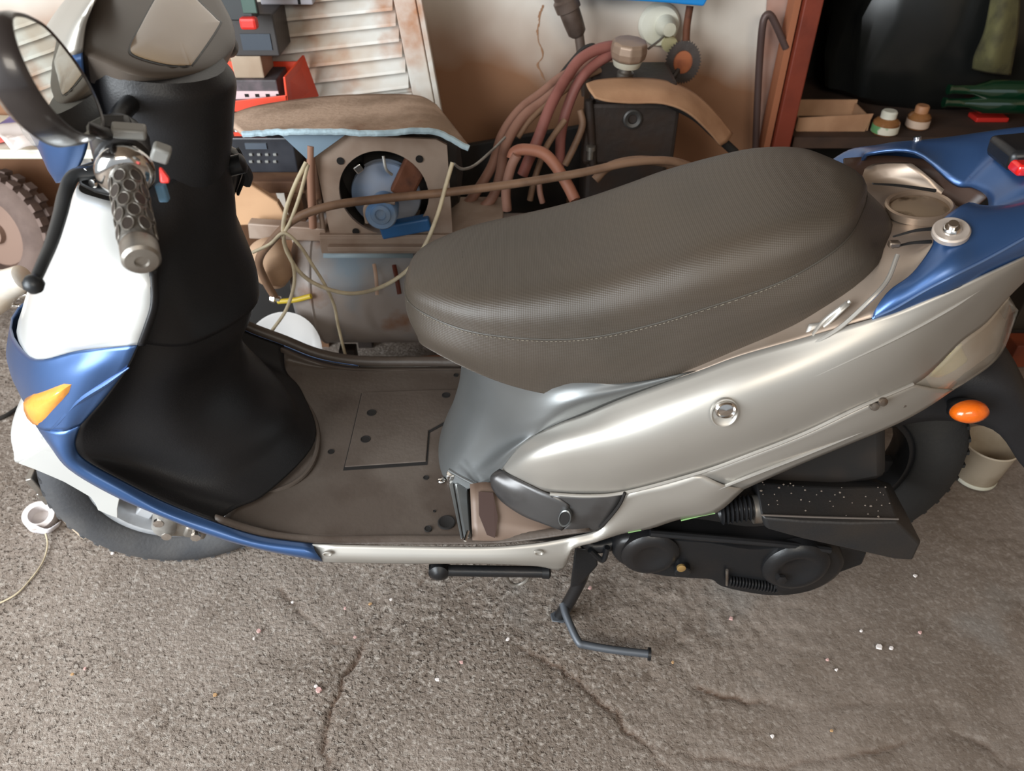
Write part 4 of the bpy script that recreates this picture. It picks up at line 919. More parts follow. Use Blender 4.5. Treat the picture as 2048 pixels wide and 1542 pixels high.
# ---- louvred shutter leaning against the wall
def shutter():
    y0 = .90
    def Q(u, v, dy=0): return W(u, v, y0 + dy)
    t = thing('louvred_shutter', 'white louvred shutter with rust brown stains leaning on the wall behind the compressor', 'shutter', (-.4, .93, 0))
    # frame runs down to the floor: extend the visible stile
    a, b = Q(787, 0), Q(824, 184); c, d = Q(830, 0), Q(872, 190)
    dn = (b - a).normalized(); ba = a - dn * .35; bb = a + dn * (a.z / -dn.z + 0) ; wv = (c - a)
    def stile(nm, p0, wid, dep=.03, y=0):
        q = [p0 - dn * .35, p0 + wid - dn * .35, p0 + wid + dn * ((p0.z - .02) / -dn.z), p0 + dn * ((p0.z - .02) / -dn.z)]
        return obj(nm, G().prism([p + V(0, y, 0) for p in q], (0, dep, 0)), 'white_louvre', t, smooth=False, bevel=.002)
    stile('stile', a, wv)
    stile('edge_strip', c + V(.004, 0, 0), V(.012, 0, 0), .02, -.008)
    stile('stile', a - V(.42, 0, -.03), V(.05, 0, 0))
    for k in range(-5, 7):
        vr = 8 + 31 * k; ur = 785 + 6.4 * k
        R0 = Q(ur, vr - 14, .02); R1 = Q(ur, vr + 13, -.006); dl = V(-.37, 0, -.034 - .002 * k)
        R0b = R0
        obj('slat', G().prism([R0, R0 + dl, R1 + dl, R1], V(0, .003, .006)), 'white_louvre', t, smooth=False)
    # bottom rail of the louvre field and plain lower panel
    p = Q(824, 186); obj('rail', G().prism([p, p + V(-.38, 0, -.04), p + V(-.38, 0, -.10), p + V(0, 0, -.06)], (0, .025, 0)), 'white_louvre', t, smooth=False, bevel=.002)
    p = p + V(0, .012, -.06); obj('lower_panel', G().prism([p, p + V(-.38, 0, -.04), p + V(-.30, 0, -p.z + .03), p + V(.07, 0, -p.z + .03)], (0, .008, 0)), 'white_louvre', t, smooth=False)
    bx = Q(790, 10, .03); obj('back_board', G().prism([bx + V(0, 0, .15), bx + V(-.38, 0, .15), bx + V(-.36, 0, -.30), bx + V(.035, 0, -.30)], (0, .006, 0)), 'white_louvre', t, smooth=False)
shutter()

# ---- low bench behind the scooter's front, with boxes on it
def bench():
    t = thing('low_bench', 'dark wooden bench holding boxes behind the dash of the scooter', 'bench', (-.62, .85, 0))
    obj('bench_top', G().box((-.68, .79, .465), (.42, .20, .03)), 'wood', t, smooth=False, bevel=.003)
    for x in (-.86, -.50):
        for y in (.71, .87): obj('leg', G().box((x, y, .225), (.04, .04, .45)), 'wood', t, smooth=False)
    obj('lower_shelf', G().box((-.68, .79, .15), (.36, .16, .02)), 'wood', t, smooth=False)
bench()
def onb(name, label, cat, u0, v0, u1, v1, y, dep, m, group=None, bevel=.003, z0=None):
    """box whose front face spans the given rectangle on plane y"""
    a, b = W(u0, v1, y), W(u1, v1, y); c = W(u1, v0, y); zb = a.z if z0 is None else z0
    x0, x1 = a.x, b.x; zt = c.z
    t = thing(name, label, cat, ((x0 + x1) / 2, y + dep / 2, zb), group)
    obj('body', G().box(((x0 + x1) / 2, y + dep / 2, (zb + zt) / 2), (x1 - x0, dep, zt - zb)), m, t, smooth=False, bevel=bevel)
    t['x0'], t['x1'], t['zb'], t['zt'] = x0, x1, zb, zt
    return t
z = .4805
r0 = onb('black_radio', 'black car radio with rows of small grey buttons low behind the steering column', 'radio', 470, 276, 596, 340, .74, .14, mat('radio_black', (34, 36, 42), .35, c2=(50, 52, 58), scale=10), z0=z)
for i in range(4):
    for k in range(2): obj('button', G().box(W(502 + i * 16, 309 + k * 14, .738), (.008, .006, .006)), 'button', r0, smooth=False, bevel=.001)
obj('display', G().box(W(512, 292, .739), (.05, .004, .014)), mat('radio_display', (80, 88, 98), .2), r0, smooth=False)
z1 = r0['zt'] + .0005
r1 = onb('flat_carton', 'flat white and red carton lying on the black radio', 'box', 472, 232, 536, 276, .75, .13, mat('white_carton', (196, 212, 220), .6, c2=(170, 120, 96), scale=16, lo=.55, hi=.6), z0=z1)
obj('stripe', G().box(W(500, 268, .749) + V(0, 0, 0), (.075, .003, .009)), 'orange_crate', r1, smooth=False)
z2 = r1['zt'] + .0005
def crate():
    t = thing('parts_crate', 'orange red plastic crate with a sloping side behind the dash', 'crate', (-.60, .82, z2))
    a, b = W(460, 226, .76), W(562, 212, .76); h = .022
    zb = z2
    obj('base', G().box(((a.x + b.x) / 2 - .02, .82, zb + .004), (b.x - a.x + .06, .13, .008)), 'orange_crate', t, smooth=False)
    obj('front_lip', G().prism([V(a.x, .755, zb), V(b.x + .012, .755, zb), V(b.x + .02, .755, zb + .045), V(a.x, .755, zb + .03)], (0, .004, 0)), 'orange_crate', t, smooth=False, bevel=.001)
    obj('sloping_side', G().prism([V(b.x + .012, .755, zb), V(b.x + .055, .885, zb), V(b.x + .035, .885, zb + .095), V(b.x + .018, .755, zb + .085)], (.005, 0, 0)), 'orange_crate', t, smooth=False, bevel=.001)
    obj('back', G().box(((a.x + b.x) / 2 - .02, .887, zb + .04), (b.x - a.x + .08, .004, .08)), 'orange_crate', t, smooth=False)
    return zb + .0085
z3 = crate()
s1 = onb('label_strip_box', 'small dark box with a pinkish label strip lying in the orange crate', 'box', 470, 160, 560, 200, .775, .10, mat('dark_box_grey', (66, 60, 62), .6, c2=(92, 80, 84), scale=30), z0=z3)
obj('label_strip', G().box(((s1['x0'] + s1['x1']) / 2, .774, W(520, 190, .774).z), (s1['x1'] - s1['x0'], .002, .018)), mat('pink_label', (206, 180, 182), .6), s1, smooth=False)
for i in range(4): obj('label_mark', G().box((s1['x0'] + .03 + i * .024, .7725, W(520, 191, .7725).z), (.009, .001, .007)), 'hole', s1, smooth=False)
s2 = onb('beige_box', 'beige cardboard box between two dark boxes behind the dash', 'box', 470, 112, 530, 160, .785, .09, mat('beige_card', (166, 148, 128), .8, c2=(150, 130, 110), scale=8), z0=s1['zt'] + .0005)
s3 = onb('dark_case', 'dark grey equipment case on top of the box pile beside the louvred shutter', 'case', 470, 28, 560, 112, .78, .11, mat('dark_case_grey', (48, 43, 41), .5, c2=(40, 35, 34), scale=6), z0=s2['zt'] + .0005)
obj('front_label', G().box((W(512, 80, .779).x, .779, W(512, 84, .779).z), (.065, .003, .034)), mat('case_label', (52, 60, 70), .35), s3, smooth=False)
s4 = onb('power_tool_charger', 'black charger with green window and red lip on top of the dark case', 'charger', 440, -70, 512, 62, .72, .05, mat('charger_black', (34, 37, 38), .4), z0=s3['zt'] + .0005)
s4.location.z = s4.location.z
obj('green_window', G().box(W(497, 6, .718), (.03, .004, .04)), mat('green_window', (62, 84, 76), .3), s4, smooth=False, bevel=.002)
obj('red_lip', G().box(W(498, 46, .712), (.036, .022, .024)), 'red', s4, smooth=False, bevel=.006)
s5 = onb('grey_carton', 'light grey carton resting on the top rail of the louvred shutter', 'box', 522, -40, 626, 10, .86, .06, mat('grey_carton', (170, 168, 176), .6))
obj('print_mark', G().box(W(598, 3, .859), (.006, .001, .012)), 'hole', s5, smooth=False)

# ---- compressor
def compressor():
    t = thing('air_compressor', 'dusty grey air compressor with horizontal tank, pulley plate and blue hub', 'compressor', (-.2, .6, 0))
    cy, cz, r = .60, .272, .155
    prof = [(0, .0001), (.004, .06), (.018, .11), (.045, .143), (.075, r), (.12, r), (.58, r), (.63, .14), (.66, .09), (.67, .0001)]
    obj('tank', G().lathe((-.505, cy, cz), (1, 0, 0), prof, 48), 'comp', t)
    obj('weld_seam', G().lathe((-.43, cy, cz), (1, 0, 0), [(-.004, r), (0, r + .003), (.004, r)], 48), 'comp', t)
    for x in (-.38, .05):
        for y in (-.1, .1): obj('foot', G().box((x, cy + y, .07), (.04, .03, .14)), 'iron', t, smooth=False, bevel=.003)
    for u, v, w, h in ((790, 560, 10, 60),):
        a, b = W(788, 528, cy - .125), W(798, 588, cy - .15)
        obj('paint_run', G().tube([W(788, 530, cy - .12), W(793, 555, cy - .143), W(799, 588, cy - .1535)], .005, 8, flat=.4), mat('red_brown_streak', (96, 42, 26), .5), t)
        obj('paint_run', G().tube([W(748, 528, cy - .12), W(752, 555, cy - .143), W(754, 590, cy - .1535)], .004, 8, flat=.4), mat('pale_streak', (190, 160, 140), .5), t)
    obj('blue_label', G().grid([[V(x, cy - math.cos(a) * (r + .001), cz + math.sin(a) * (r + .001)) for x in (-.40, -.3, -.2)] for a in (R(48), R(55), R(62))]), mat('blue_grey_sticker', (136, 152, 160), .5), t, thick=.001)
    # saddle channel on the tank
    a = W(655, 492, .50); b = W(915, 470, .50); zt = .445
    obj('saddle_channel', G().box((-.2, .585, .437), (.40, .19, .02)).box((-.2, .492, .422), (.40, .006, .04)), 'plate', t, smooth=False, bevel=.002)
    obj('saddle_leg', G().box((-.33, .56, .40), (.03, .03, .06)).box((-.08, .56, .40), (.03, .03, .06)), 'plate', t, smooth=False)
    # upright plate with a round opening
    yp = .50
    o = [W(620, 268, yp), W(893, 280, yp), W(906, 480, yp), W(665, 492, yp)]
    cen = W(768, 388, yp); rr = .094
    n = 48; inner = [cen + V(math.cos(q) * rr, 0, math.sin(q) * rr) for q in [2 * math.pi * i / n for i in range(n)]]
    outer = []
    for p in inner:     # cast each direction to the quad boundary
        d = (p - cen).normalized(); best = 9
        for i in range(4):
            A, B = o[i], o[(i + 1) % 4]; ex, ez = B.x - A.x, B.z - A.z; det = d.x * -ez + d.z * ex
            if abs(det) < 1e-9: continue
            rx, rz = A.x - cen.x, A.z - cen.z; tt = (rx * -ez + rz * ex) / det; ss = (d.x * rz - d.z * rx) / det
            if tt > 0 and -1e-6 <= ss <= 1 + 1e-6: best = min(best, tt)
        outer.append(cen + d * best)
    g = G()
    back = V(0, .008, 0)
    rings = [inner, outer, [p + back for p in outer], [p + back for p in inner]]
    g.grid([r_ for r_ in rings], True, True)
    obj('mounting_plate', g, 'plate', t, smooth=False)
    for u, v in ((681, 322), (839, 318), (712, 463)):
        obj('plate_hole', G().lathe(W(u, v, yp - .001), (0, -1, 0), [(0, .008), (.0008, .008), (.001, .0001)], 16), 'hole', t)
    obj('plate_flange', G().box((o[3].x + .13, yp - .012, o[3].z + .006), (.27, .03, .012)), 'plate', t, smooth=False, bevel=.002)
    # what shows inside the opening
    hg = G().lathe(cen + V(0, .012, 0), (0, 1, 0), [(0, .11), (.10, .11), (.1, .0001)], 40); hg.f = [f for f in hg.f if len(f) == 4]
    obj('housing', hg, 'black_matte', t, thick=.002)
    obj('pulley', G().lathe(W(772, 392, yp + .045), (0, -1, 0), [(-.03, .073), (-.02, .076), (-.012, .068), (-.004, .076), (0, .074), (.004, .05), (.006, .0001)], 48), mat('dusty_blue_disc', (150, 152, 160), .5, .1, c2=(118, 138, 166), scale=6), t)
    obj('crank_cover', G().box(cen + V(.055, .03, .03), (.05, .03, .10), rot=(0, .5, 0)), 'rust', t, smooth=False, bevel=.006)
    obj('terminal', G().box(cen + V(-.045, .0, .058), (.018, .016, .016), rot=(0, -.6, 0)), 'chrome', t, smooth=False, bevel=.002)
    obj('wire_loop', G().tube([cen + V(.008, -.005, .085), cen + V(.012, -.012, .06), cen + V(.022, -.005, .045)], .003, 8), 'dull', t)
    hc = W(762, 437, yp - .05)
    obj('hub', G().lathe(hc + V(0, .065, 0), (0, -1, .12), [(0, .030), (.03, .03), (.034, .0335), (.06, .0335), (.063, .031), (.062, .022), (.066, .020), (.067, .012), (.062, .010), (.062, .0001)], 36), 'bluehub', t)
    obj('hub_collar', G().tube([W(735, 445, .46), W(732, 415, .46), W(752, 400, .46), W(790, 405, .46)], .0055, 10), 'plate', t)
    obj('motor', G().lathe((-.30, .64, .53), (1, 0, 0), [(0, .05), (.0, .075), (.02, .085), (.18, .085), (.20, .07), (.21, .0001)], 32), 'black_matte', t)
    obj('blue_guard', G().box(cen + V(.04, .0, -.075), (.11, .03, .03), rot=(0, -.2, 0)), mat('blue_guard', (40, 92, 144), .4), t, smooth=False, bevel=.004)
    obj('tie_rod', G().tube([W(622, 290, .49), W(622, 360, .49), W(626, 455, .49)], .0085, 10), mat('rod_dusty', (150, 112, 92), .55, .2), t)
    obj('tie_rod', G().tube([W(638, 400, .50), W(646, 455, .50)], .0055, 10), 'plate', t)
    obj('support_arm', G().box(W(632, 355, .52), (.014, .02, .15)), 'wood', t, smooth=False)
    obj('brace', G().prism([W(560, 268, .485), W(690, 270, .485), W(618, 322, .485)], (0, .02, 0)), mat('blue_grey_steel', (120, 140, 156), .5, .2), t, smooth=False)
    obj('side_rail', G().prism([W(495, 447, .55), W(650, 458, .50), W(655, 484, .50), W(498, 478, .55)], (0, .03, 0)), 'plate', t, smooth=False, bevel=.003)
compressor()
def felt():
    y0, y1 = .44, .74
    rows = [
        [W(452, 236, .66), W(520, 214, .70), W(640, 197, .76), W(740, 192, .78), W(832, 194, .76), W(872, 212, .70)],
        [W(462, 250, .58), W(530, 235, .60), W(645, 225, .62), W(745, 222, .62), W(850, 225, .60), W(905, 255, .56)],
        [W(478, 262, .50), W(540, 258, .50), W(650, 254, .50), W(750, 254, .50), W(860, 252, .49), W(926, 282, .48)],
        [W(486, 268, .46), W(545, 264, .46), W(655, 262, .46), W(755, 266, .46), W(864, 262, .46), W(938, 296, .46)]]
    o = obj('felt_cover', G().sheet(rows, 7, 7), 'felt', loc=W(700, 262, .6), thick=.009)
    tag(o, 'dirty brown felt pad with pale blue torn edge draped over the compressor', 'cover')
    front = [p + V(0, -.003, 0) for p in rows[3]]
    g = G(); P_ = spline(front, 14)
    P_ = [p + V(0, noise.noise(p * 90) * .002, noise.noise(p * 70) * .002) for p in P_]
    g.tube(P_, lambda t: .0062, 8, smooth=False)
    obj('frayed_edge', g, 'felt_edge', o)
felt()

# ---- hoses and cables
def hose(name, label, pts, r, m, cat='hose', group=None, **k):
    P_ = [W(*p) for p in pts]; lo = min(P_, key=lambda p: p.z)
    o = obj(name, G().tube(P_, r, 12, 8), m, loc=lo, **k); tag(o, label, cat, group); return o
h = hose('air_hose', 'long dusty brown hose running across the front of the compressor to the seat', [(552, 598, .46), (530, 560, .44), (518, 520, .42), (545, 480, .40), (590, 438, .39), (660, 412, .385), (760, 398, .40), (900, 384, .42), (1040, 366, .44), (1160, 346, .46), (1260, 325, .48), (1340, 322, .50), (1400, 340, .52)], .0085, 'hose3')
obj('fitting', G().lathe(W(545, 596, .455), (1, -.1, -.2), [(-.004, .009), (.006, .011), (.008, .007), (.018, .0075)], 8), 'chrome', h)
obj('yellow_sleeve', G().tube([W(556, 603, .452), W(590, 600, .448), W(622, 592, .445)], .006, 10), mat('yellow_plastic', (214, 186, 56), .4), h)
hose('white_cable', 'ivory cable swinging in a wide loop in front of the compressor tank', [(905, 325, .44), (892, 370, .42), (875, 430, .39), (850, 490, .37), (815, 540, .36), (760, 575, .36), (700, 587, .37), (640, 572, .38), (600, 545, .38), (575, 505, .38), (566, 465, .38), (572, 420, .39), (590, 370, .42), (612, 325, .45)], .0042, 'cable', 'cable')
hose('white_cable', 'ivory twin cable crossing at a knot and dropping to the left bowl', [(616, 330, .45), (600, 390, .40), (582, 440, .385), (568, 470, .375), (572, 500, .375), (586, 530, .372), (588, 570, .37), (572, 620, .36), (545, 660, .34), (526, 688, .31)], .0036, 'cable', 'cable')
hose('white_cable', 'ivory cable twisting down over the tank to the floor', [(505, 505, .37), (540, 488, .372), (568, 466, .37), (600, 492, .372), (625, 530, .375), (650, 570, .38), (668, 610, .40), (676, 650, .40), (688, 700, .40), (698, 735, .40)], .0034, 'cable', 'cable')
hose('floor_wire', 'thin orange brown wire curving behind the floorboard', [(640, 742, .33), (690, 742, .36), (760, 728, .40), (830, 716, .42), (900, 712, .44)], .003, mat('copper_brown', (168, 112, 78), .5), 'wire')
# bundle of pinkish hoses
B = [
    ('pink brown hose at the left of the bundle with its cut end low', [(930, 412, .66), (952, 385, .67), (985, 330, .70), (1005, 270, .74), (1040, 220, .78), (1085, 185, .82), (1130, 150, .86), (1200, 120, .90)], .0115, 'hose'),
    ('second pink brown hose with its cut end showing left of the seat', [(955, 424, .64), (985, 395, .65), (1000, 350, .67), (1012, 290, .70), (1045, 235, .74), (1090, 200, .78), (1140, 160, .82), (1195, 125, .88)], .0115, 'hose'),
    ('thick red brown hose arching over the middle of the bundle', [(1045, 350, .66), (1055, 325, .665), (1075, 280, .68), (1100, 215, .72), (1130, 160, .77), (1165, 115, .81), (1220, 93, .84), (1290, 100, .86)], .0125, 'hose2'),
    ('red brown hose at the right of the bundle dropping behind the loop', [(1120, 330, .76), (1122, 270, .76), (1135, 215, .77), (1160, 160, .79), (1195, 125, .82), (1240, 100, .85)], .012, 'hose2'),
    ('orange pink hose bent into a hook above the seat', [(1014, 420, .56), (1012, 380, .56), (1022, 335, .56), (1034, 310, .56)], .0105, 'hose'),
    ('salmon coloured hose curling over and ending at the seat', [(1150, 400, .52), (1135, 370, .54), (1110, 330, .56), (1085, 306, .57), (1050, 299, .575), (1030, 304, .575), (1024, 318, .57)], .0125, mat('salmon_hose', (160, 106, 84), .55, c2=(134, 78, 58), scale=12)),
    ('thin tan hose inside the bundle', [(1035, 275, .72), (1060, 240, .74), (1100, 205, .77), (1150, 165, .80), (1200, 140, .84)], .007, 'hose3'),
    ('dark brown hose low in the bundle behind the long air hose', [(1060, 400, .66), (1065, 375, .66), (1075, 340, .67), (1095, 290, .70), (1130, 240, .73)], .007, 'hose3'),
    ('short pink hose stub beside the seat edge', [(1085, 405, .64), (1080, 385, .64), (1078, 360, .65)], .0065, 'hose'),
    ('tan hose coil end lying on the seat side of the bundle', [(1190, 360, .50), (1215, 335, .51), (1260, 322, .52), (1310, 322, .53), (1350, 330, .54)], .0095, 'hose3'),
    ('brown hose looping in front of the black engine block', [(1130, 330, .74), (1150, 290, .75), (1165, 250, .76), (1160, 220, .77)], .008, 'hose3'),
]
for lab, pts, r, m in B: hose('rubber_hose', lab, pts, r, m, group='hoses hanging in the bundle')
hose('thin_black_cable', 'thin black cable following the top of the hose bundle', [(1120, 150, .88), (1140, 125, .88), (1165, 98, .88), (1185, 90, .88), (1192, 98, .88)], .0045, 'black_matte', 'cable')
hose('steel_wire', 'thin steel wire looping from the felt pad to the hose bundle', [(908, 328, .50), (925, 338, .52), (950, 330, .55), (985, 300, .60), (1010, 275, .66)], .003, 'dull', 'wire')

# ---- black engine block with cardboard cover and brass cap
def engine():
    c = W(1260, 240, .80)
    t = thing('engine_block', 'black cast iron engine block under torn cardboard behind the seat', 'engine', (c.x, .84, .30))
    obj('block', G().box((c.x, .86, .50), (.20, .16, .36)), 'iron', t, smooth=False, bevel=.012)
    obj('flange', G().box((c.x, .79, .56), (.22, .04, .15)), 'iron', t, smooth=False, bevel=.01)
    obj('port_ring', G().lathe(W(1265, 238, .768), (0, -1, .1), [(-.01, .022), (.004, .022), (.006, .018), (.004, .011), (-.004, .010), (-.004, .0001)], 28), mat('port_steel', (72, 70, 68), .45, .6), t)
    obj('stud', G().lathe(W(1180, 318, .76), (0, 0, 1), [(0, .008), (.02, .008), (.022, .012), (.032, .012), (.034, .005)], 10), 'steel', t)
    obj('upright_rod', G().tube([W(1178, 200, .77), W(1182, 260, .77), W(1186, 330, .77)], .010, 10), 'iron', t)
    n = thing('wooden_block', 'rough wooden block under the black engine block', 'block', (c.x, .86, 0))
    obj('body', G().box((c.x, .86, .16), (.26, .2, .315)), 'wood', n, smooth=False, bevel=.004)
    rows = [
        [W(1172, 168, .73), W(1200, 160, .76), W(1260, 156, .78), W(1330, 162, .79), W(1385, 185, .80), W(1430, 225, .80), W(1465, 268, .80)],
        [W(1178, 180, .70), W(1210, 180, .71), W(1265, 180, .72), W(1330, 184, .73), W(1385, 208, .75), W(1425, 244, .77), W(1455, 282, .78)],
        [W(1190, 196, .68), W(1215, 203, .68), W(1260, 207, .69), W(1325, 208, .70), W(1375, 226, .72), W(1415, 262, .75), W(1440, 292, .77)]]
    o = obj('cardboard_cover', G().sheet(rows, 6, 6), 'card', loc=W(1260, 200, .73), thick=.004); tag(o, 'curved piece of torn brown cardboard arching over the black engine block', 'cardboard')
    o = obj('rubber_strip', G().tube([W(1340, 205, .765), W(1390, 232, .775), W(1430, 268, .79), W(1470, 305, .80)], .011, 10), 'black_matte', loc=W(1470, 305, .8)); tag(o, 'black rubber strip running down under the curved cardboard', 'strip')
    # brass cap on a stem
    k = thing('pipe_cap', 'dusty brass cap on a short stem above the cardboard', 'cap', W(1255, 150, .80))
    q = W(1255, 118, .80)
    obj('cap', G().lathe(q, (.05, -.1, 1), [(0, .034), (.006, .040), (.020, .042), (.036, .040), (.040, .036), (.042, .0001)], 10), mat('dusty_brass', (156, 134, 116), .45, .4, c2=(134, 112, 98), scale=16), k, smooth=False, bevel=.003)
    obj('collar', G().lathe(q, (.05, -.1, 1), [(-.016, .022), (-.014, .030), (-.002, .034), (0, .034)], 28), mat('pale_washer', (176, 172, 156), .5), k)
    obj('stem', G().lathe(q, (.05, -.1, 1), [(-.075, .014), (-.045, .014), (-.044, .019), (-.03, .019), (-.028, .013), (-.016, .013)], 16), 'steel', k)
engine()
def wall_things():
    t = thing('standpipe', 'grey brown vertical pipe with a thick coupling on the wall', 'pipe', W(1165, 170, .97))
    obj('pipe', G().tube([W(1130, -60, .97), W(1143, 0, .97), W(1158, 70, .97), W(1172, 190, .97)], .012, 14, 4), 'pipe', t)
    ax = (W(1130, 0, .97) - W(1152, 62, .97)).normalized()
    obj('coupling', G().lathe(W(1153, 62, .97), ax, [(-.012, .015), (-.004, .022), (.02, .024), (.05, .025), (.052, .03), (.075, .031), (.08, .026), (.12, .026)], 18), 'pipe', t)
    f = thing('wall_socket', 'round off white fitting on the wall above the saw blade', 'fitting', W(1322, 60, WY))
    obj('base', G().lathe(W(1318, 48, WY - .002), (0, -1, 0), [(0, .052), (.012, .050), (.02, .046), (.022, .0001)], 32), 'offwhite', f)
    obj('boss', G().lathe(W(1330, 50, WY - .02), (.1, -1, 0), [(0, .026), (.02, .025), (.03, .019), (.045, .016), (.046, .0001)], 24), 'offwhite', f)
    obj('lower_boss', G().lathe(W(1338, 86, WY - .02), (0, -1, 0), [(0, .020), (.014, .019), (.018, .0001)], 20), mat('yellowed_plastic', (178, 170, 130), .5), f)
    obj('bent_rod', G().tube([W(1296, 98, .98), W(1322, 78, 1.0), W(1335, 60, 1.02)], .003, 8), 'steel', f)
    # saw blade / gear
    g = G(); n = 40; c = W(1366, 124, .97); a = V(-.25, -1, .15).normalized(); x, y, _ = basis(a)
    out = []
    for i in range(n * 2):
        r = .052 if i % 2 else .0465; q = 2 * math.pi * i / (2 * n); out.append(c + (x * math.cos(q) * .85 + y * math.sin(q)) * r)
    inn = [c + (p - c) * .55 for p in out]
    g.grid([out, inn, [p + a * .004 for p in inn], [p + a * .004 for p in out]], True, True)
    s_ = obj('toothed_ring', g, 'iron', smooth=False, loc=W(1366, 160, .97)); tag(s_, 'rusty round toothed blade hanging on the wall', 'blade')
    obj('rust_disc', G().lathe(c - a * .002, a, [(0, .031), (.002, .031), (.004, .012), (.0042, .0001)], 28), mat('rust_orange', (160, 88, 48), .7, c2=(120, 60, 34), scale=24), s_)
    obj('bracket', G().tube([W(1338, 162, .97), W(1350, 150, .97), W(1362, 130, .98)], .009, 8), 'iron', s_)
    obj('hanger', G().tube([W(1380, 12, 1.0), W(1374, 50, .99), W(1372, 82, .98)], .009, 10), 'rust', s_)
    b = thing('blue_tray', 'bright blue plastic rim at the top edge above the wall fitting', 'tray', W(1300, 6, .95))
    obj('tray', G().prism([W(1172, -40, .94), W(1436, -40, .94), W(1408, 13, .94), W(1330, 6, .94), W(1250, 1, .94), W(1172, 0, .94)], (0, .10, .0)), mat('bright_blue_plastic', (28, 128, 200), .4), b, smooth=False, bevel=.004)
    q = thing('crowbar', 'dark bent steel bar leaning against the wall beside the red post', 'bar', W(1518, 330, 1.0))
    obj('bar', G().tube([W(1572, 96, .99), W(1552, 50, .99), W(1540, 30, .99), W(1530, 34, .99), W(1524, 60, .99), W(1518, 140, 1.0), W(1512, 270, 1.0), W(1508, 380, 1.0), W(1500, 520, 1.0)], .009, 10, 5), mat('bar_grey', (84, 66, 62), .5, .3), q)
    # pale board strip beside the post
    o = obj('pale_board', G().prism([W(1540, -40, 1.045), W(1604, -40, 1.045), W(1562, 300, 1.045), W(1510, 300, 1.045)], (0, .012, 0)), mat('pinkish_board', (176, 146, 134), .8, c2=(150, 96, 70), scale=3), smooth=False, loc=W(1540, 300, 1.05))
    tag(o, 'pinkish pale board standing between the bent bar and red post', 'board')
wall_things()

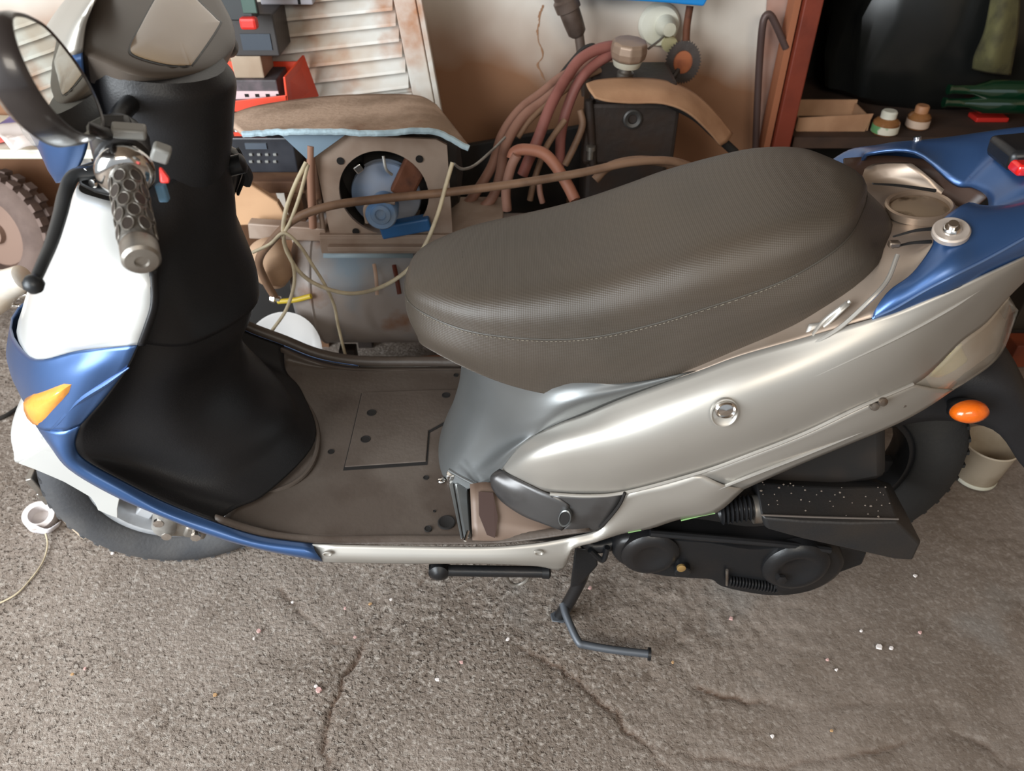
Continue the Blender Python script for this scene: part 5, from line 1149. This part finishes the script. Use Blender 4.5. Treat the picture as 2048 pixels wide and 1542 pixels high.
# ---- right: open cupboard with red frame
def cupboard():
    t = thing('cupboard', 'dark open cupboard with a red brown wooden frame post', 'cupboard', (1.3, 1.2, 0))
    a, b = W(1605, 0, .99), W(1641, 0, .99); c, d = W(1556, 270, .99), W(1598, 270, .99)
    dn = (c - a).normalized(); top = -.5
    x0 = a.x; x1 = b.x + .002
    q = [V(x0 + .0, .97, 1.6), V(x1 + .0, .97, 1.6), V(x1, .97, .0), V(x0, .97, .0)]
    obj('post', G().prism(q, (0, .09, 0)), 'redwood', t, smooth=False, bevel=.003)
    obj('side_bead', G().box((x0 - .012, 1.01, .8), (.016, .05, 1.6)), mat('rusty_bead', (150, 92, 62), .6), t, smooth=False)
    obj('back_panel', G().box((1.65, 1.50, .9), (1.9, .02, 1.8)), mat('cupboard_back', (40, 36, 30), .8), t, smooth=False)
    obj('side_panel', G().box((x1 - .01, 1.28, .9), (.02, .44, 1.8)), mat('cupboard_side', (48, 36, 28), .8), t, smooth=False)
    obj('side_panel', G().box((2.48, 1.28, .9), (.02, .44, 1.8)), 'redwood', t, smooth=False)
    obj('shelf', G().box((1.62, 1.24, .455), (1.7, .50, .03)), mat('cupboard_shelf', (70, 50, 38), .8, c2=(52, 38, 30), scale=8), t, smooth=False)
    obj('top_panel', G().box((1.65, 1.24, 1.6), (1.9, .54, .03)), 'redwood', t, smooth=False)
    zs = .4705
    def at(u, v, z=zs): return WZ(u, v, z)
    # cardboard box
    l, r = W(1600, 232, 1.03), W(1746, 232, 1.03); y = 1.03
    k = thing('cardboard_box', 'open brown cardboard box on the cupboard shelf', 'box', ((l.x + r.x) / 2, y + .06, zs))
    zt = W(1700, 230, y).z
    obj('front', G().prism([V(l.x, y, zs), V(r.x - .01, y, zs), V(r.x, y, zt + .003), V(l.x, y, zt - .008)], (0, .004, 0)), 'card', k, smooth=False)
    for xx in (l.x, r.x - .004): obj('side', G().box((xx, y + .06, (zs + zt) / 2 - .004), (.004, .115, zt - zs - .01)), 'card', k, smooth=False)
    obj('back', G().box(((l.x + r.x) / 2, y + .12, (zs + zt) / 2), (r.x - l.x, .004, zt - zs)), 'card', k, smooth=False)
    def bottle(name, label, u, v0, v1, y, rad, caph, liq, capm, lab=None):
        p = W(u, v0, y); h = max(.06, p.z - zs); b = thing(name, label, 'bottle', (p.x, y, zs))
        o = V(p.x, y, zs)
        obj('body', G().lathe(o, (0, 0, 1), [(0, rad * .9), (.004, rad), (h * .52, rad), (h * .66, rad * .75), (h * .72, rad * .42), (h - caph, rad * .42)], 24), liq, b)
        obj('cap', G().lathe(o, (0, 0, 1), [(h - caph, rad * .58), (h - .004, rad * .60), (h, rad * .5)], 20), capm, b)
        if lab: obj('label_band', G().lathe(o, (0, 0, 1), [(h * .08, rad * 1.015), (h * .40, rad * 1.015)], 24), lab, b)
        return b
    bottle('medicine_bottle', 'brown bottle with tall white cap and green and white label', 1778, 230, 310, 1.02, .034, .045, 'jar_brown', 'offwhite', mat('green_white_label', (96, 150, 98), .6, c2=(220, 214, 196), scale=14, lo=.48, hi=.52))
    bottle('medicine_bottle', 'smaller brown bottle with a dull copper cap beside the white capped one', 1833, 252, 300, 1.06, .030, .022, 'jar_brown', mat('copper_cap', (170, 120, 84), .5), mat('cream_label', (206, 180, 160), .6))
    bottle('spray_can', 'small pale blue tub at the right end of the cardboard box', 1712, 290, 310, 1.0, .014, .012, 'offwhite', 'offwhite') if False else None
    # bag
    rs = random.Random(2); g = G(); lo = []
    cb = V(1.28, 1.30, zs)
    for i, (hz, rr) in enumerate(((0, .24), (.03, .30), (.12, .33), (.24, .34), (.36, .31), (.48, .25), (.56, .14), (.60, .05))):
        lo.append([cb + V(math.cos(a_) * rr * (1 + .18 * noise.noise(V(math.cos(a_) * 2, math.sin(a_) * 2, hz * 6))) * 1.05, math.sin(a_) * rr * .44 * (1 + .2 * noise.noise(V(math.cos(a_) * 3, hz * 5, 4))), hz) for a_ in [2 * math.pi * j / 48 for j in range(48)]])
    for L_ in lo[1:-1]:
        for p in L_: n_ = noise.noise(p * 14) * .02; p.x += n_; p.y += noise.noise(p * 17) * .02
    o = obj('bin_bag', g.loft(lo), 'bag', loc=cb); tag(o, 'large crumpled black bin bag filling the cupboard', 'bag')
    for i, (u, v, lab) in enumerate(((1965, 182, 'dark green glass bottle lying in the cupboard, upper one'), (1955, 208, 'dark green glass bottle lying in the cupboard, lower one'))):
        p = W(u, v, 1.045 - .0 * i); b = thing('green_bottle', lab, 'bottle', p, 'green bottles lying in the cupboard')
        obj('body', G().lathe(p + V(.16, .0, .0), (-1, .05, 0), [(0, .02), (.004, .026), (.14, .026), (.18, .012), (.235, .011), (.238, .013), (.245, .013)], 24), 'green_glass', b)
    o = obj('folded_cloth', G().sheet([[W(1985, -20, 1.12), W(2010, -20, 1.10), W(2040, -20, 1.12)], [W(1970, 60, 1.10), W(2000, 60, 1.06), W(2035, 60, 1.10)], [W(1950, 110, 1.10), W(1985, 118, 1.05), W(2025, 120, 1.10)], [W(1945, 138, 1.12), W(1980, 145, 1.08), W(2020, 150, 1.12)]], 6, 5), mat('olive_cloth', (96, 92, 58), .9, c2=(70, 66, 44), scale=18), thick=.006, loc=W(1980, 150, 1.1)); tag(o, 'olive beige crumpled cloth hanging at the right of the bin bag', 'cloth')
    bx = W(1990, 246, 1.08); o = thing('red_box', 'small red box behind the bottles near the blue grab rail', 'box', (bx.x, 1.1, zs)); obj('body', G().box((bx.x, 1.12, (zs + bx.z + .008) / 2), (.09, .05, bx.z + .008 - zs)), 'red', o, smooth=False, bevel=.003)
cupboard()
def right_low():
    t = thing('dark_cabinet', 'dark olive cabinet with red brown base board beyond the tail lamp', 'cabinet', (1.62, .95, 0))
    obj('body', G().box((1.66, .825, .30), (.58, .25, .50)), mat('cabinet_olive', (58, 50, 40), .6, c2=(46, 38, 32), scale=4), t, smooth=False, bevel=.004)
    p = WZ(2000, 700, .05)
    obj('base_board', G().box((1.66, p.y + .02, .035), (.66, .06, .07)), mat('base_board_red', (132, 62, 34), .6, c2=(104, 46, 26), scale=8), t, smooth=False, bevel=.003)
    c = WZ(1947, 955, 0); b = thing('plastic_cup', 'dirty white plastic tub standing on the floor by the rear wheel', 'tub', c)
    obj('cup', G().lathe(c + V(0, 0, .001), (0, 0, 1), [(0, .0001), (0, .040), (.004, .043), (.10, .054), (.103, .056), (.106, .054), (.098, .051), (.008, .040), (.007, .0001)], 36), mat('dirty_white_plastic', (176, 162, 142), .5, c2=(150, 134, 112), scale=10), b)
    obj('base_ring', G().lathe(c + V(0, 0, .001), (0, 0, 1), [(.003, .0445), (.008, .0455), (.012, .0445)], 36), 'offwhite', b)
right_low()

# ---- left: table with papers, tyre, clamp lamp
def left():
    zt = W(35, 300, .80).z
    t = thing('side_table', 'white topped side table at the left edge behind the mirror', 'table', (-1.25, .93, 0))
    obj('table_top', G().box((-1.30, .92, zt - .012), (.62, .24, .024)), 'offwhite', t, smooth=False, bevel=.004)
    for x in (-1.56, -1.04): 
        for y in (.84, 1.0): obj('leg', G().box((x, y, zt / 2 - .012), (.03, .03, zt - .024)), 'dull', t, smooth=False)
    for i, (u, v, rz, c, lab) in enumerate(((20, 275, .3, (190, 62, 52), 'red printed leaflet lying on the left side table'), (50, 255, -.4, (96, 88, 132), 'violet leaflet leaning across the red one'), (60, 282, .9, (216, 206, 202), 'white crumpled sheet at the corner of the side table'))):
        p = WZ(u, v, zt + .002 + i * .004); g = G(); rows = []
        for a in range(5):
            rows.append([p + Matrix.Rotation(rz, 3, 'Z') @ V((b - 2) * .03, (a - 2) * .022, .02 * abs(noise.noise(V(a * .7 + i, b * .6, i * 3))) + .012 * (i + 1) * (a / 4)) for b in range(5)])
        o = obj('leaflet', g.sheet(rows, 3, 3), mat('leaflet_ink_%d' % i, c, .5, c2=tuple(min(255, x + 40) for x in c), scale=14, lo=.5, hi=.54), thick=.001, loc=p); tag(o, lab, 'paper', 'papers on the side table')
    # knobbly tyre below
    c = W(8, 462, .90)
    y = thing('knobbly_tyre', 'dusty brown grey tyre with chunky tread blocks leaning under the side table', 'tyre', V(c.x, c.y, .0))
    rr = c.z - .004 if c.z < .2 else .16
    c = V(c.x, c.y - .0, c.z)
    tm = mat('dusty_tyre', (116, 98, 90), .85, 0, c2=(92, 76, 70), scale=9, bump=.6)
    ax = V(-.25, -1, .25).normalized(); rt = .155
    prof = [(-.045, .10), (-.05, .12), (-.045, .14), (-.03, rt), (.03, rt), (.045, .14), (.05, .12), (.045, .10), (-.045, .10)]
    obj('carcass', G().lathe(c, ax, prof, 40), tm, y)
    obj('wheel_disc', G().lathe(c, ax, [(.0, .105), (.02, .09), (.025, .03), (.04, .028), (.04, .0001)], 32), mat('dusty_disc', (138, 112, 98), .7, c2=(120, 94, 82), scale=6), y)
    X_, Y_, D_ = basis(ax)
    bg_ = G()
    for k in range(26):
        a = 2 * math.pi * k / 26
        for s_ in (-1, 1):
            n_ = X_ * math.cos(a + .06 * s_) + Y_ * math.sin(a + .06 * s_); tt = n_.cross(D_)
            q = c + n_ * (rt - .002) + D_ * .018 * s_
            bg_.prism([q + tt * i_ * .011 + D_ * j_ * .013 for i_, j_ in ((-1, -1), (1, -1), (1, 1), (-1, 1))], n_ * .013)
    k = obj('tread_block', bg_, tm, y, smooth=False); k['kind'] = 'stuff'
    # pink ball valve
    # clamp lamp shade
    s = thing('clamp_lamp', 'white and silver clamp lamp lying at the left edge behind the lever', 'lamp', W(30, 612, .35))
    p = W(-10, 580, .34); q = W(44, 556, .34)
    obj('shade', G().lathe(p, (q - p), [(-.04, .05), (.0, .045), (.04, .030), (.075, .026), (.08, .02), (.08, .0001)], 30), mat('lamp_white', (226, 222, 214), .3, .2, c2=(206, 186, 160), scale=8), s, thick=.001)
    obj('clamp', G().tube([W(8, 600, .34), W(40, 592, .34), W(56, 588, .34)], .007, 10), 'chrome', s)
    obj('wing_nut', G().box(W(28, 612, .335), (.022, .008, .010), rot=(0, .3, .2)).box(W(38, 616, .335), (.008, .008, .02), rot=(0, .5, 0)), 'chrome', s, bevel=.003)
    o = obj('floor_cable', G().tube([WZ(-30, 846, .006), WZ(10, 832, .006), WZ(45, 808, .006), WZ(80, 780, .006)], .005, 8), 'black_matte', loc=WZ(10, 832, .0)); tag(o, 'black cable lying on the floor at the left edge', 'cable')
    # rear clutter under bench: cardboards and bowl
    def slab(name, lab, cat, px, y, th, m):
        p_ = [W(u, v, y) for u, v in px]; b = min(p_, key=lambda p: p.z)
        o = obj(name, G().prism(p_, (0, th, 0)), m, smooth=False, bevel=.004, loc=(b.x, y, b.z)); tag(o, lab, cat); return o
    slab('cardboard_flap', 'light tan cardboard flap behind the steering column', 'cardboard', [(452, 366), (490, 362), (555, 405), (580, 448), (470, 452)], .60, .02, mat('tan_card', (196, 156, 120), .85, c2=(178, 138, 104), scale=6))
    o = obj('beige_sack', G().lathe(W(543, 525, .50), (0, -.2, 1), [(-.065, .0001), (-.06, .022), (-.03, .044), (.01, .048), (.04, .04), (.055, .02), (.058, .0001)], 24), mat('beige_sack', (190, 158, 130), .85, c2=(172, 138, 110), scale=7, bump=.8, bscale=20), loc=W(545, 560, .55)); tag(o, 'beige rounded sack beside the compressor tank', 'sack')
    b = thing('white_bowl', 'white enamel bowl tilted behind the far edge of the floorboard', 'bowl', WZ(580, 745, .0))
    cc = W(566, 708, .375)
    obj('bowl', G().lathe(cc, V(-.15, -.62, .55), [(-.045, .0001), (-.045, .04), (-.032, .068), (0, .092), (.002, .095), (.0, .090), (-.028, .065), (-.04, .0001)], 44), mat('white_enamel', (226, 224, 222), .3, coat=.5, c2=(204, 176, 158), scale=4, lo=.55, hi=.75), b)
    slab('dark_gap_sheet', 'black sheet added to darken the gap behind the hose bundle and compressor', 'panel', [(880, 300), (1180, 250), (1190, 470), (880, 520)], .97, .02, 'black_matte')  # black sheet added so the gap behind the hoses stays dark
    slab('dark_board', 'dark brown board standing behind the sack and bowl', 'board', [(440, 560), (590, 560), (600, 690), (440, 700)], .655, .02, 'black_matte')
left()
def floor_things():
    t = thing('tape_roll', 'roll of white tape lying by the front tyre', 'tape', WZ(85, 1048, 0))
    c = WZ(80, 1035, .02)
    obj('roll', G().lathe(c, V(.25, -.35, .9), [(-.016, .019), (-.016, .030), (.016, .030), (.016, .019), (-.016, .019)], 32), mat('white_tape', (222, 216, 214), .5, c2=(206, 194, 190), scale=20), t)
    obj('loose_end', G().sheet([[WZ(70, 1050, .03), WZ(95, 1058, .03), WZ(122, 1042, .03)], [WZ(66, 1064, .006), WZ(95, 1068, .006), WZ(118, 1052, .006)]], 4, 3), mat('tape_end', (226, 222, 226), .5), t, thick=.001)
    o = obj('string', G().tube([WZ(90, 1062, .012), WZ(95, 1090, .006), WZ(85, 1125, .006), WZ(60, 1160, .006), (WZ(30, 1190, .006)), WZ(-20, 1215, .006)], .0017, 6), 'cable', loc=WZ(60, 1160, 0)); tag(o, 'thin pale string running from the tape roll to the left edge', 'string')
    o = obj('wood_sliver', G().prism([WZ(128, 1045, .004), WZ(140, 1044, .004), WZ(180, 1075, .004), WZ(165, 1078, .004)], (0, 0, .008)), mat('pale_wood', (186, 168, 146), .8), smooth=False, loc=WZ(150, 1060, 0)); tag(o, 'pale wood sliver against the front tyre', 'wood sliver')
    cm = [mat('chip_white', (224, 216, 212), .6), mat('chip_pink', (196, 158, 152), .6), mat('chip_tan', (176, 140, 100), .7)]
    big = [(1758, 1294, 9, 0, 'largest white chip right of the stand pedal'), (1782, 1297, 6, 0, 'small white chip beside the largest white chip')]
    pts = [(1016, 1279, 5), (923, 1325, 5), (875, 1360, 6), (1345, 1325, 4), (1462, 1238, 6), (1545, 1473, 5), (637, 1380, 8), (632, 1373, 5), (741, 1208, 5), (690, 1217, 4), (225, 1107, 5), (518, 1262, 6), (508, 1278, 4), (145, 1349, 4), (170, 1338, 4), (1673, 1340, 4), (1840, 1265, 5), (1722, 1262, 4), (430, 1390, 5), (1180, 1176, 5), (585, 1205, 4), (1655, 1320, 4), (782, 1200, 4), (1663, 1462, 4), (710, 1275, 4), (1830, 1152, 6)]
    rs = random.Random(11)
    def chip(u, v, r, m):
        c = WZ(u, v, .004); rr = r / F * 1.35; g = G(); n = 7
        o_ = [c + V(math.cos(a) * rr * rs.uniform(.6, 1.1), math.sin(a) * rr * rs.uniform(.5, 1), 0) for a in [2 * math.pi * i / n for i in range(n)]]
        g.loft([o_, [c + (p - c) * .8 + V(0, 0, .0025) for p in o_]]); return obj('paint_chip', g, m, smooth=False, loc=V(c.x, c.y, 0.002))
    for u, v, r, k, lab in big: tag(chip(u, v, r, cm[k]), lab, 'chip', 'paint chips scattered on the floor')
    where = ['round white chip on the floor left of the stand pedal', 'white chip below and left of the round white chip', 'white chip nearest the bottom left of the stand pedal', 'pink chip just below the tip of the stand pedal', 'pinkish chip on the floor below the transmission case', 'pale chip near the bottom edge of the floor right of centre', 'pale bigger chip in the pitted concrete left of the crack', 'smaller chip touching the pale bigger chip in the pitted concrete', 'pale chip below the side skirt right of the long crack', 'tan chip below the side skirt left of the long crack', 'pink chip right under the front tyre', 'pinkish chip in the pitted concrete below the blue strip', 'small chip just below the pinkish chip under the blue strip', 'upper one of two tiny chips at the far left of the floor', 'lower one of two tiny chips at the far left of the floor', 'tan chip left of the largest white chips, near the bottom', 'narrow pale chip right of the largest white chips', 'pink chip above the largest white chips', 'brownish chip in the left half of the floor near the bottom', 'pink chip between the centre stand leg and transmission case', 'tiny chip left of the side skirt crack', 'small pale chip between pedal tip and bottom edge', 'tiny tan chip under the folded side stand', 'tiny chip at the bottom edge right of centre', 'small chip sitting in the long crack', 'wood coloured sliver right of the airbox on the floor']
    for i, (u, v, r) in enumerate(pts): tag(chip(u, v, r, cm[(0, 1, 0, 2, 1)[i % 5]]), where[i], 'chip', 'paint chips scattered on the floor')
floor_things()
